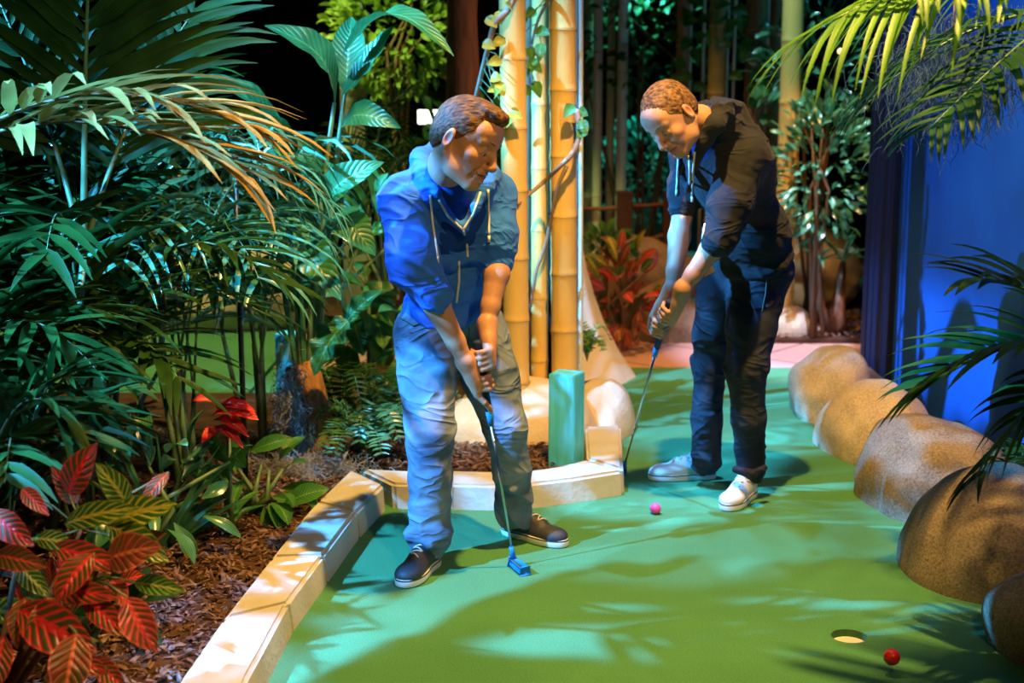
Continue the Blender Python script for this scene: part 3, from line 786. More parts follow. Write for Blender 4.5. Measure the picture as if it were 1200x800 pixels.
# curb blocks: each a bevelled stone of its own
def curb(o2, i2, label, group, z=ZC, wall=.012):
    """o2 / i2: outer and inner top edge polylines"""
    n = len(o2); bm = bmesh.new(); T = []; Bt = []
    for a, b in zip(o2, i2):
        a, b = Vector(a), Vector(b); w = (b-a); w.z = 0; w.normalize()
        T.append((bm.verts.new((a.x, a.y, z)), bm.verts.new((b.x, b.y, z))))
        Bt.append((bm.verts.new((a.x-w.x*wall, a.y-w.y*wall, 0)), bm.verts.new((b.x+w.x*wall, b.y+w.y*wall, 0))))
    for i in range(n-1):
        bm.faces.new((T[i][0], T[i][1], T[i+1][1], T[i+1][0])); bm.faces.new((Bt[i][1], Bt[i][0], Bt[i+1][0], Bt[i+1][1]))
        bm.faces.new((T[i][1], Bt[i][1], Bt[i+1][1], T[i+1][1])); bm.faces.new((Bt[i][0], T[i][0], T[i+1][0], Bt[i+1][0]))
    bm.faces.new((T[0][1], T[0][0], Bt[0][0], Bt[0][1])); bm.faces.new((T[-1][0], T[-1][1], Bt[-1][1], Bt[-1][0]))
    bmesh.ops.recalc_face_normals(bm, faces=bm.faces[:])
    ed = [e for e in bm.edges if len(e.link_faces) == 2 and e.calc_face_angle(0) > .5 and (e.verts[0].co.z > .05 or e.verts[1].co.z > .05)]
    bmesh.ops.bevel(bm, geom=ed, offset=.012, segments=3, affect='EDGES')
    c = sum((v.co for v in bm.verts), Vector())/len(bm.verts); c.z = 0
    for v in bm.verts: v.co -= c
    me = bpy.data.meshes.new('curb_stone'); bm.to_mesh(me); bm.free(); me.materials.append(M_curb)
    for p in me.polygons: p.use_smooth = False
    ob = bpy.data.objects.new('curb_stone', me); C.objects.link(ob); ob.location = c
    return tag(ob, label, 'curb', group)
def lerp_poly(L, a, b, n=4):
    """cut the polyline L (by index parameter) from a to b"""
    out = []
    for i in range(n+1):
        t = a+(b-a)*i/n; j = min(int(t), len(L)-2); out.append(L[j].lerp(L[j+1], t-j))
    return out
eo, ei = ext(cl_o), ext(cl_i)
cuts = [0, .96, 3.0, 4.05, 5.1, 6]
labs = ['off-white curb stone in the bottom left corner by the frame edge', 'long yellow-lit curb stone nearest the camera beside the red-leaved croton',
        'curb stone in the middle of the left edging, lit white and blue', 'curb stone with leaf shadows next to the shadow of the left golfer', 'corner curb stone where the left edging meets the rear edging']
for i in range(5):
    g_ = .004
    curb(lerp_poly(eo, min(cuts[i]+g_, 6), cuts[i+1]-g_), lerp_poly(ei, cuts[i]+g_, cuts[i+1]-g_), labs[i], 'curb stones edging the green')
bo = [G(415, 548, ZC), G(470, 551, ZC), G(527, 551, ZC), G(575, 552, ZC), G(622, 551, ZC), G(655, 546, ZC), G(686, 538, ZC)]
bi = [G(455, 566, ZC), G(490, 567, ZC), G(527, 567, ZC), G(575, 568, ZC), G(622, 566, ZC), G(672, 560, ZC), G(729, 551, ZC)]
curb(lerp_poly(bo, .15, 2.0), lerp_poly(bi, .15, 2.0), 'rear curb stone behind the legs of the man in blue', 'curb stones edging the green')
curb(lerp_poly(bo, 2.02, 3.9), lerp_poly(bi, 2.02, 3.9), 'rear curb stone behind the blue-headed putter shaft', 'curb stones edging the green')
curb(lerp_poly(bo, 3.92, 6), lerp_poly(bi, 3.92, 6), 'curved rear curb stone in front of the teal post', 'curb stones edging the green')
curb([G(688, 536, ZC), G(686, 499, ZC)], [G(730, 549, ZC), G(727, 498, ZC)], 'short curb stone running back to the boulder beside the teal post', 'curb stones edging the green')
curb([G(952, 436, ZC), G(985, 436, ZC)], [G(944, 446, ZC), G(975, 448, ZC)], 'small curb stone at the far end of the boulder row', 'curb stones edging the green')
# boulders
def boulder(c, r, mt, label, seed=0, amp=.12, rot=0, flat=0.0, group=None, name='boulder', sub=5):
    bm = bmesh.new(); bmesh.ops.create_icosphere(bm, subdivisions=sub, radius=1); R = Matrix.Rotation(rot, 3, 'Z')
    for v in bm.verts:
        p = v.co.copy(); n = noise.noise(p*1.1+Vector((seed*3.1, seed, 0)))*amp*1.5+noise.noise(p*2.7+Vector((seed, 7, 0)))*amp*.5+noise.noise(p*9+Vector((seed, 7, 0)))*amp*.08
        q = p*(1+n); q = Vector((math.copysign(abs(q.x)**(1-flat), q.x), math.copysign(abs(q.y)**(1-flat), q.y), q.z))
        v.co = R @ Vector((q.x*r[0], q.y*r[1], q.z*r[2]))
    me = bpy.data.meshes.new(name); bm.to_mesh(me); bm.free(); me.shade_smooth(); me.materials.append(mt)
    o = bpy.data.objects.new(name, me); C.objects.link(o); o.location = c
    return tag(o, label, 'rock', group)
gb = 'boulders edging the green'
boulder((1.62, 7.02, .05), (.21, .30, .27), M_rock, 'sandy boulder farthest along the right edge of the green', 1, group=gb, flat=.15)
boulder((1.64, 6.30, .04), (.24, .33, .27), M_rock, 'sandy boulder second farthest on the right, under the palm tips', 2, group=gb, flat=.15)
boulder((1.68, 5.48, .03), (.28, .40, .31), M_rock_brown, 'brown boulder with blue light patches behind the round one', 3, group=gb, flat=.15)
boulder((1.66, 4.66, .02), (.33, .36, .33), M_rock_brown, 'big round brown boulder at the right beside the turf', 5, group=gb, amp=.07, flat=.1)
boulder((1.70, 3.98, .0), (.27, .30, .26), M_rock_brown, 'boulder lit blue in the bottom right corner', 8, group=gb)
boulder(P(612, 505, 6.55), (.36, .34, .27), M_rock_pale, 'pale boulder carrying the bamboo behind the teal post', 4, amp=.08)
boulder(P(706, 500, 6.75), (.155, .34, .25), M_rock_pale, 'pale rounded boulder at the right side of the teal post', 6, amp=.06)
boulder(P(560, 515, 6.45), (.25, .25, .2), M_rock_pale, 'pale boulder seen between the legs of the man in blue', 9, amp=.1)
boulder(G(926, 400)+Vector((0, .25, .02)), (.23, .25, .2), M_rock, 'tan boulder at the foot of the far yellow bamboo', 10, amp=.1)
boulder((.85, 9.7, .25), (.42, .35, .36), M_rock_brown, 'big shadowed boulder below the rope fence', 11, amp=.15)
boulder((.98, 9.15, .1), (.26, .22, .26), M_rock_brown, 'dark boulder beside the far red-leaved shrub', 12, amp=.15)
boulder((2.15, 10.2, .3), (.42, .3, .3), M_rock, 'orange-lit boulder behind the small tree on the right', 13, amp=.15)
boulder((-2.35, 9.5, .25), (1.1, .4, .35), M_rock, 'low tan rock wall behind the distant green', 14, amp=.12)
# tapering rock skirt behind the bamboo
bm = bmesh.new(); segs = 40; prev = None
for j, (t, r_) in enumerate([(0, 1), (.25, .72), (.5, .5), (.75, .34), (1, .22), (1.25, .12)]):
    ringv = []
    for i in range(segs):
        an = 2*PI*i/segs; k = r_*(1+.06*math.sin(3*an+1)+.04*math.sin(7*an))
        ringv.append(bm.verts.new((.34*k*math.cos(an), .3*k*math.sin(an), t*.62)))
    if prev:
        for i in range(segs): bm.faces.new((prev[i], prev[(i+1) % segs], ringv[(i+1) % segs], ringv[i]))
    prev = ringv
bm.faces.new(prev)
me = bpy.data.meshes.new('rock_mound'); bm.to_mesh(me); bm.free(); me.shade_smooth(); me.materials.append(M_rock_pale)
o = bpy.data.objects.new('rock_mound', me); C.objects.link(o); q = G(676, 432); o.location = (q.x-.04, q.y-.25, 0)
tag(o, 'tapering yellow-lit rock mound behind the right bamboo', 'rock')
# teal posts
def post(c, w, h, rot, label, num=None):
    root = empty('wooden_post', c, label, 'post')
    bm = bmesh.new(); bmesh.ops.create_cube(bm, size=1)
    for v in bm.verts: v.co = Vector((v.co.x*w, v.co.y*w, (v.co.z+.5)*h))
    bmesh.ops.bevel(bm, geom=bm.edges[:], offset=.004, segments=2, affect='EDGES')
    me = bpy.data.meshes.new('post_block'); bm.to_mesh(me); bm.free(); me.materials.append(M_teal)
    o = bpy.data.objects.new('post_block', me); C.objects.link(o); o.location = c; o.rotation_euler.z = rot; par(o, root)
    if num:
        R = Matrix.Rotation(rot, 3, 'Z')
        for k, ch in enumerate(num):
            cu = bpy.data.curves.new('n', 'FONT'); cu.body = ch; cu.size = .125; cu.extrude = .002; cu.offset = .002; cu.align_x = 'CENTER'
            to = bpy.data.objects.new('n', cu); C.objects.link(to)
            me2 = bpy.data.meshes.new_from_object(to.evaluated_get(bpy.context.evaluated_depsgraph_get())); bpy.data.objects.remove(to)
            me2.name = 'numeral'; me2.materials.clear(); me2.materials.append(M_num)
            n_ = bpy.data.objects.new('numeral', me2); C.objects.link(n_)
            n_.location = Vector(c)+R @ Vector((-.022+.044*k, -w/2-.003, h*.62)); n_.rotation_euler = (PI/2, 0, rot); par(n_, root)
            n_['label'] = 'pale numeral 1'
    return root
q = G(664, 549, .04)
post((q.x, q.y+.05, .03), .118, .415, math.radians(-24), 'short teal painted wooden post standing inside the rear curb')
q = G(341, 462, .03)
post((q.x, q.y, .0), .115, .36, math.radians(-15), 'distant teal post numbered 11 seen through the plants', '11')
# balls
def ball(c, r, mt, label):
    bm = bmesh.new(); bmesh.ops.create_uvsphere(bm, u_segments=40, v_segments=24, radius=r)
    me = bpy.data.meshes.new('golf_ball'); bm.to_mesh(me); bm.free(); me.shade_smooth(); me.materials.append(mt)
    o = bpy.data.objects.new('golf_ball', me); C.objects.link(o); o.location = c
    return tag(o, label, 'golf ball', 'golf balls')
def ball_build(nt, b, co):
    v = nt.nodes.new('ShaderNodeTexVoronoi'); v.inputs['Scale'].default_value = 240; nt.links.new(co, v.inputs['Vector'])
    bp = nt.nodes.new('ShaderNodeBump'); bp.inputs['Strength'].default_value = .35; bp.inputs['Distance'].default_value = .002
    nt.links.new(v.outputs[0], bp.inputs['Height']); nt.links.new(bp.outputs[0], b.inputs['Normal'])
M_redball = mat('red_ball', (.75, .015, .01), .25, .6, build=ball_build); M_pinkball = mat('pink_ball', (.9, .10, .5), .3, .5, build=ball_build)
q = G(1044, 790); ball((q.x, q.y, .052), .0235, M_redball, 'red golf ball next to the cup')
q = G(768, 602); ball((q.x, q.y, .0215), .0215, M_pinkball, 'pink golf ball in front of the white shoes')
# bamboo
M_bamboo = mat('golden_bamboo', (.72, .47, .13), .45, .4, bump=.15, bscale=25, var=.10, vscale=4, stretch=(3, 3, .5))
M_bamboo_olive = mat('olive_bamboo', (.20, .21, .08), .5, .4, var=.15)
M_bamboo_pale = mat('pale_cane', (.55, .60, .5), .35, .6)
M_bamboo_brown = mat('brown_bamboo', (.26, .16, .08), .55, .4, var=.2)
M_node = mat('bamboo_joint', (.5, .33, .12), .5)
def bamboo(base, r, H, mt, label, node=.3, first=.1, group='bamboo poles', lean=(0, 0), joints=True, cat='bamboo'):
    base = Vector(base); root = empty('bamboo_pole', base, label, cat, group)
    m = MB(); prof = []; z = 0; zs = []; nz = first
    pts = []; rs = []
    def add(z, rr): pts.append(base+Vector((lean[0]*z, lean[1]*z, z))); rs.append(rr)
    add(0, r)
    while nz < H-.02:
        add(nz-.03, r*.985); add(nz-.008, r*1.02); add(nz-.002, r*1.05); add(nz, r*.985); add(nz+.004, r*1.05); add(nz+.01, r*1.015); add(nz+.04, r*.98)
        zs.append(nz); nz += node*(.92+.16*random.random())
    add(H, r)
    m.tube(pts, rs, 20); m.build('culm', mt, root, True, origin=base)
    if joints:
        for z in zs:
            k = MB(); c = base+Vector((lean[0]*z, lean[1]*z, z)); k.lathe(c, [(r*1.04, -.005), (r*1.068, -.002), (r*1.068, .001), (r*1.03, .003)], 20)
            k.build('joint_ring', M_node, root, True, origin=c)
    return root
b0 = P(606, 462, 6.45); bamboo((b0.x, b0.y, .12), .060, 3.6, M_bamboo, 'thick golden bamboo pole just right of the head of the man in blue', .30, .16, lean=(-.012, 0))
b0 = P(632, 446, 6.75); bamboo((b0.x, b0.y, .12), .042, 3.6, M_bamboo, 'slimmer golden bamboo pole between the two thick ones', .31, .2)
b0 = P(662, 436, 6.6); bamboo((b0.x, b0.y, .12), .062, 3.6, M_bamboo, 'thick golden bamboo pole crossed by a brown vine', .285, .1, lean=(-.012, 0))
b0 = P(647, 440, 6.95); bamboo((b0.x, b0.y, .035), .035, 3.6, M_dark, 'dark pole standing behind the golden bamboo', .6, .1, joints=False)
b0 = P(619, 440, 6.9); bamboo((b0.x, b0.y, .035), .022, 3.6, M_bamboo_brown, 'thin brown cane between the left and middle golden bamboo', .4, .1, joints=False)
thin = [(681, 6.75, .011, 'thin pale cane on the right flank of the thick golden bamboo'), (676, 6.9, .008, 'very thin pale cane hidden close behind the thick golden bamboo'), (645, 7.2, .009, 'thin pale cane against the dark pole'), (618, 7.1, .008, 'thin pale cane beside the left golden bamboo')]
for px, Y, r, lb in thin:
    b0 = P(px, 430, Y); bamboo((b0.x, b0.y, .03), r, 3.8, M_bamboo_pale, lb, 2, .1, group='thin pale canes', joints=False, lean=(-.008, 0))
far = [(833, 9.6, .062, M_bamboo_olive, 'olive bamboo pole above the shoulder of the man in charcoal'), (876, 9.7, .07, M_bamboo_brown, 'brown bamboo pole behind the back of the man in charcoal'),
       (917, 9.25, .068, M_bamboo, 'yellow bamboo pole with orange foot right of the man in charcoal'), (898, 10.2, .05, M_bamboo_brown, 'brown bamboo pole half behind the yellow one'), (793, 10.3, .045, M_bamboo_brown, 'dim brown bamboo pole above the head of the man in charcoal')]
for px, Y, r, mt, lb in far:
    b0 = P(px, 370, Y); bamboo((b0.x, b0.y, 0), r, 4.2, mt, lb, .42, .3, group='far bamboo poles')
for px, Y, lb in ((802, 10.4, 'leftmost of the thin canes standing in for edge highlights above the bowed head'), (817, 10.0, 'second thin cane standing in for an edge highlight above the bowed head'), (844, 10.0, 'thin cane standing in for an edge highlight right of the olive bamboo'), (852, 9.9, 'thin cane standing in for an edge highlight rising from the charcoal shoulder'), (889, 10.0, 'thin cane standing in for an edge highlight between the brown bamboo poles')):
    b0 = P(px, 370, Y); bamboo((b0.x, b0.y, 0), .011, 4.2, M_bamboo_pale, lb, 9, 5, group='far thin highlight canes', joints=False)  # thin pale canes added in place of cyan edge highlights on the poles
for px, Y, r, lb in ((698, 10.6, .035, 'left pale cane behind the rope fence'), (713, 10.8, .03, 'middle pale cane behind the rope fence'), (726, 10.6, .04, 'right pale cane behind the rope fence'), (686, 11.2, .08, 'brown trunk-like bamboo at the left end of the rope fence')):
    b0 = P(px, 330, Y); bamboo((b0.x, b0.y, 0), r, 4.2, M_bamboo_brown if r > .05 else M_bamboo_pale, lb, .5, .3, group='canes behind the rope fence')
# big trunk, pillar
M_bark = mat('brown_bark', (.23, .10, .05), .8, .2, bump=.6, bscale=12, var=.3, stretch=(5, 5, .7))
b0 = P(545, 300, 8.2); m = MB(); m.tube([(b0.x+.02, 8.2, 0), (b0.x, 8.2, 1.2), (b0.x-.01, 8.2, 2.0), (b0.x+.02, 8.2, 3), (b0.x+.1, 8.2, 4.3)], [.16, .11, .085, .1, .16], 20)
tag(m.build('tree_trunk', M_bark, None, True, origin=(b0.x, 8.2, 0)), 'reddish brown tree trunk rising behind the hair of the man in blue', 'tree trunk')
b0 = P(418, 300, 9.0); m = MB(); m.box((b0.x, 9.0, 2.35), (.15, .15, 4.7)); m.box((b0.x, 9, .06), (.2, .2, .12)); m.box((b0.x, 9, 4.6), (.2, .2, .12))
struct(m.build('trim_2', mat('grey_green_paint', (.17, .20, .13), .8)))
# rope fence
M_post = mat('dark_wood', (.05, .02, .015), .7, bump=.4, bscale=20)
M_rope = mat('brown_rope', (.16, .08, .05), .9, bump=.5, bscale=120)
fr_ = empty('rope_fence', P(757, 290, 10.0), 'low rope fence with dark posts behind the red-leaved shrub', 'fence')
for px, Y, w in ((732, 10.0, .105), (784, 10.2, .085), (640, 9.9, .1)):
    t_ = P(px, 228, Y); m = MB(); m.box((t_.x, Y, t_.z/2), (w, w, t_.z)); m.box((t_.x, Y, t_.z+.012), (w*1.08, w*1.08, .024)); m.build('fence_post', M_post, fr_, False, origin=(t_.x, Y, 0))
for (a, b_, sag) in (((640, 243, 9.9), (732, 243, 10.0), .01), ((732, 240, 10.0), (784, 237, 10.2), .015), ((732, 279, 10.0), (784, 272, 10.2), .03), ((640, 262, 9.9), (732, 281, 10.0), .03), ((784, 237, 10.2), (900, 237, 10.3), .04)):
    pa, pb = P(*a), P(*b_); m = MB(); m.tube([pa.lerp(pb, i/12)-Vector((0, 0, sag*4*(i/12)*(1-i/12))) for i in range(13)], .015, 8); m.build('rope', M_rope, fr_, True, origin=pa)
# black stake
b0 = P(288, 560, 5.6); m = MB(); m.tube([(b0.x, 5.6, .03), (b0.x, 5.6, 1.35)], .011, 10); m.tube([(b0.x, 5.6, 1.34), (b0.x, 5.6, 1.37)], [.018, .014], 10); m.tube([(b0.x, 5.6, .03), (b0.x, 5.6, .05)], .03, 12)
tag(m.build('garden_stake', mat('black_metal', (.01, .01, .012), .4, .5), None, True, origin=(b0.x, 5.6, 0)), 'thin black metal stake standing among the left plants', 'pole')
# lit sign far away and two small lamps
M_glow = mat('lit_panel', (.8, .8, .7), .5, emit=((1, 1, .82), 5))
b0 = P(503, 137, 12.6); r_ = empty('lit_sign', b0, 'small glowing white sign left of the head of the man in blue', 'sign')
m = MB(); m.box((b0.x, 12.64, b0.z), (.22, .05, .14)); m.build('sign_housing', M_dark, r_, False, origin=b0)
m = MB(); m.box((b0.x, 12.61, b0.z), (.195, .012, .115)); m.build('light_panel', M_glow, r_, False, origin=b0)
M_bulb = mat('warm_bulb', (1, .7, .3), .5, emit=((1, .6, .25), 5))
for px, py, lb in ((985, 60, 'warm point of light beyond the palm tips at upper right'), (896, 38, 'tiny warm light between far bamboo poles')):
    b0 = P(px, py, 12.5); r_ = empty('ceiling_lamp', b0, lb, 'lamp', 'distant small lamps')
    k = .022 if px > 900 else .013
    m = MB(); m.lathe(b0, [(k*math.sin(a), -k*math.cos(a)) for a in [PI*i/10 for i in range(11)]], 14); m.build('bulb', M_bulb, r_, True, origin=b0)
    m = MB(); m.tube([b0+Vector((0, 0, k)), b0+Vector((0, 0, k+.05))], [k*.9, k*.9], 10); m.tube([b0+Vector((0, 0, k+.05)), Vector((b0.x, b0.y, 4.7))], .004, 6); m.build('cord', M_dark, r_, True, origin=b0)
# mulch
def in_poly(x, y, poly):
    c = False; n = len(poly)
    for i in range(n):
        x1, y1 = poly[i][:2]; x2, y2 = poly[(i+1) % n][:2]
        if (y1 > y) != (y2 > y) and x < (x2-x1)*(y-y1)/(y2-y1)+x1: c = not c
    return c
def chips(poly, n, z, label, seed, smin=.012, smax=.05, excl=None):
    rnd = random.Random(seed); m = MB(); xs = [p[0] for p in poly]; ys = [p[1] for p in poly]; k = 0
    while k < n:
        x, y = rnd.uniform(min(xs), max(xs)), rnd.uniform(min(ys), max(ys))
        if not in_poly(x, y, poly): continue
        k += 1; L = rnd.uniform(smin, smax)
        R = Matrix.Rotation(rnd.uniform(0, PI), 3, 'Z') @ Matrix.Rotation(rnd.gauss(0, .45), 3, 'X') @ Matrix.Rotation(rnd.gauss(0, .35), 3, 'Y')
        w = L*rnd.uniform(.18, .4); h = rnd.uniform(.002, .006); c = Vector((x, y, z+rnd.uniform(0, .022)))
        m.add([c+R @ Vector(p) for p in ((-L/2, -w*.4, 0), (-L*.1, -w/2, h*.4), (L/2, -w*.15, 0), (L*.3, w/2, -h*.2), (-L*.35, w*.4, .0), (0, 0, h))], [(0, 1, 5), (1, 2, 5), (2, 3, 5), (3, 4, 5), (4, 0, 5), (4, 3, 2, 1, 0)])
    o = m.build('bark_mulch', M_chip, None, origin=(sum(xs)/len(xs), sum(ys)/len(ys), z))
    return tag(o, label, 'mulch', kind='stuff')
bed = [(-2.3, 2.4)]+[(a.x-.005, a.y) for a in eo]+[(-.95, 6.4), (-2.6, 6.6)]
chips(bed, 17000, .037, 'shredded bark mulch in the bed left of the curb', 3)
chips([(-.6, 5.86), (-.1, 5.74), (.2, 5.77), (.42, 5.92), (.45, 6.5), (-.2, 6.6), (-.9, 6.4)], 2600, .042, 'orange bark mulch behind the rear curb by the teal post', 4)
chips([(1.5, 8.98), (3, 8.95), (3, 10), (1.8, 10)], 1500, .032, 'orange bark mulch around the small tree at the far right', 5, .02, .07)
# ------------------------------------------------------------- plants
def leafmat(name, c1, c2, rough=.4, trans=.25, rv=.25, spec=.5):
    def f(nt, b, co):
        tc = nt.nodes.new('ShaderNodeTexCoord'); s = nt.nodes.new('ShaderNodeSeparateXYZ'); nt.links.new(tc.outputs['UV'], s.inputs[0])
        n = nt.nodes.new('ShaderNodeTexNoise'); n.inputs['Scale'].default_value = 6; nt.links.new(co, n.inputs['Vector'])
        stripe = mth(nt, 'MULTIPLY', mth(nt, 'SINE', mth(nt, 'MULTIPLY', s.outputs[0], 42)), .12)
        c = ramp(nt, mth(nt, 'ADD', n.outputs[0], stripe), [(.32, c1), (.66, c2)])
        nt.links.new(c, b.inputs['Base Color'])
        return c
    return mat(name, c1, rough, spec, build=f, trans=trans)
M_palm = leafmat('palm_leaf', (.008, .040, .008), (.028, .095, .014), .5, .15, spec=.14)
M_palm_dark = leafmat('dark_palm_leaf', (.008, .034, .006), (.024, .078, .012), .5, .15, spec=.14)
M_palm_dry = leafmat('dry_palm_leaf', (.24, .15, .035), (.42, .28, .07), .7, .2, spec=.1)
M_palm_lime = leafmat('lime_palm_leaf', (.08, .25, .025), (.17, .42, .05), .45, .35)
M_gloss = leafmat('glossy_leaf', (.03, .16, .08), (.10, .32, .16), .25, .15, spec=.8)
M_stem = mat('green_stem', (.12, .22, .10), .4, .5, var=.2)
M_stem_brown = mat('brown_stem', (.16, .09, .04), .7, .3, var=.2)
def broad_build(c1, c2, vein):
    def f(nt, b, co):
        tc = nt.nodes.new('ShaderNodeTexCoord'); s = nt.nodes.new('ShaderNodeSeparateXYZ'); nt.links.new(tc.outputs['UV'], s.inputs[0])
        ax = mth(nt, 'ABSOLUTE', mth(nt, 'SUBTRACT', s.outputs[0], .5))
        lat = mth(nt, 'ABSOLUTE', mth(nt, 'SINE', mth(nt, 'MULTIPLY', mth(nt, 'SUBTRACT', s.outputs[1], mth(nt, 'MULTIPLY', ax, .35)), 46)))
        n = nt.nodes.new('ShaderNodeTexNoise'); n.inputs['Scale'].default_value = 9; nt.links.new(co, n.inputs['Vector'])
        base = ramp(nt, n.outputs[0], [(.3, c1), (.68, c2)])
        mid = mth(nt, 'LESS_THAN', ax, .028)
        mx = nt.nodes.new('ShaderNodeMixRGB'); nt.links.new(mth(nt, 'MAXIMUM', mid, mth(nt, 'MULTIPLY', mth(nt, 'LESS_THAN', lat, .12), .35)), mx.inputs[0]); nt.links.new(base, mx.inputs[1]); mx.inputs[2].default_value = (*vein, 1)
        nt.links.new(mx.outputs[0], b.inputs['Base Color'])
        bp = nt.nodes.new('ShaderNodeBump'); bp.inputs['Strength'].default_value = .4; bp.inputs['Distance'].default_value = .006
        nt.links.new(lat, bp.inputs['Height']); nt.links.new(bp.outputs[0], b.inputs['Normal'])
        return mx.outputs[0]
    return f
M_banana = mat('banana_leaf', (.03, .16, .06), .35, .6, build=broad_build((.015, .12, .04), (.04, .22, .07), (.12, .32, .12)), trans=.25)
M_broad = mat('broad_leaf', (.03, .16, .04), .4, .5, build=broad_build((.02, .14, .02), (.07, .26, .04), (.14, .34, .06)), trans=.25)
def croton_build(g1, g2, v1, v2, edge):
    """leaf colours of a croton: green field, coloured veins that widen with age (object random)"""
    def f(nt, b, co):
        tc = nt.nodes.new('ShaderNodeTexCoord'); s = nt.nodes.new('ShaderNodeSeparateXYZ'); nt.links.new(tc.outputs['UV'], s.inputs[0])
        oi = nt.nodes.new('ShaderNodeObjectInfo')
        ax = mth(nt, 'ABSOLUTE', mth(nt, 'SUBTRACT', s.outputs[0], .5))
        n = nt.nodes.new('ShaderNodeTexNoise'); n.inputs['Scale'].default_value = 28; n.inputs['Detail'].default_value = 4; nt.links.new(co, n.inputs['Vector'])
        wob = mth(nt, 'MULTIPLY', mth(nt, 'SUBTRACT', n.outputs[0], .5), 1.1)
        lat = mth(nt, 'ABSOLUTE', mth(nt, 'SINE', mth(nt, 'ADD', mth(nt, 'MULTIPLY', mth(nt, 'SUBTRACT', s.outputs[1], mth(nt, 'MULTIPLY', ax, .55)), 24), wob)))
        wd = mth(nt, 'ADD', mth(nt, 'MULTIPLY', oi.outputs['Random'], .42), .16)
        lv = mth(nt, 'SMOOTH_MIN', mth(nt, 'DIVIDE', wd, mth(nt, 'ADD', lat, .05)), 1.0, .3)
        lv = mth(nt, 'MULTIPLY', mth(nt, 'GREATER_THAN', mth(nt, 'ADD', wd, mth(nt, 'MULTIPLY', wob, .12)), lat), 1)
        mid = mth(nt, 'GREATER_THAN', mth(nt, 'ADD', mth(nt, 'MULTIPLY', wd, .12), .03), ax)
        ed = mth(nt, 'GREATER_THAN', mth(nt, 'ADD', ax, mth(nt, 'MULTIPLY', wob, .05)), .455)
        base = ramp(nt, n.outputs[0], [(.3, g1), (.7, g2)])
        vc = ramp(nt, oi.outputs['Random'], [(.0, v2), (.3, v2), (.5, v1), (1, v1)])
        m1 = nt.nodes.new('ShaderNodeMixRGB'); nt.links.new(mth(nt, 'MAXIMUM', lv, mid), m1.inputs[0]); nt.links.new(base, m1.inputs[1]); nt.links.new(vc, m1.inputs[2])
        m2 = nt.nodes.new('ShaderNodeMixRGB'); nt.links.new(mth(nt, 'MULTIPLY', ed, .9), m2.inputs[0]); nt.links.new(m1.outputs[0], m2.inputs[1]); m2.inputs[2].default_value = (*edge, 1)
        nt.links.new(m2.outputs[0], b.inputs['Base Color'])
        bp = nt.nodes.new('ShaderNodeBump'); bp.inputs['Strength'].default_value = .5; bp.inputs['Distance'].default_value = .005
        nt.links.new(lat, bp.inputs['Height']); nt.links.new(bp.outputs[0], b.inputs['Normal'])
        return m2.outputs[0]
    return f
M_crot_red = mat('croton_red', (.4, .05, .03), .32, .5, build=croton_build((.06, .10, .02), (.14, .07, .03), (.85, .05, .04), (.80, .10, .05), (.7, .06, .04)), trans=.2)
M_crot_yel = mat('croton_yellow', (.1, .3, .03), .32, .5, build=croton_build((.02, .12, .02), (.05, .20, .03), (.65, .55, .05), (.55, .60, .10), (.2, .3, .04)), trans=.2)
M_crot_pink = mat('croton_pink', (.8, .1, .1), .32, .5, build=croton_build((.10, .12, .03), (.45, .05, .04), (1, .12, .10), (.95, .25, .12), (.9, .2, .12)), trans=.25)
M_brom = mat('red_bract', (.7, .02, .02), .3, .6, build=broad_build((.45, .01, .02), (.8, .03, .03), (.9, .25, .2)), trans=.2)
UPZ = Vector((0, 0, 1)); CAMP = Vector((0, 0, CAMH))

def oval(m, a, b, w, nrm, bend=.15, fold=.25, wave=0, n=10, tipw=2.0, ph=0, base=.35, cross=4):
    """a broad leaf from a to b, widest at 'base'.., folded along the midrib and arched towards nrm"""
    a, b = Vector(a), Vector(b); d = b-a; L = d.length; dn = d.normalized()
    nr = Vector(nrm); nr = (nr-dn*nr.dot(dn)).normalized(); sd = dn.cross(nr); vs = []; uv = []
    for i in range(n+1):
        t = i/n
        ww = w*max(.015, math.sin(PI*min(1, t**(.75+base))))**.8 if 0 < t < 1 else w*.02
        c = a+d*t+nr*(bend*L*math.sin(PI*t))
        for j in range(-cross//2, cross//2+1):
            u = j/(cross/2)
            off = sd*(u*ww*.5)+nr*(fold*abs(u)**1.3*ww*.5)
            if wave: off += nr*wave*math.sin(t*26+ph+(0 if u > 0 else 1.5))*abs(u)*ww
            vs.append(c+off); uv.append((.5+u*.5, t))
    k = cross+1; fs = []
    for i in range(n):
        for j in range(cross): fs.append((i*k+j, i*k+j+1, (i+1)*k+j+1, (i+1)*k+j))
    m.add(vs, fs, uv)
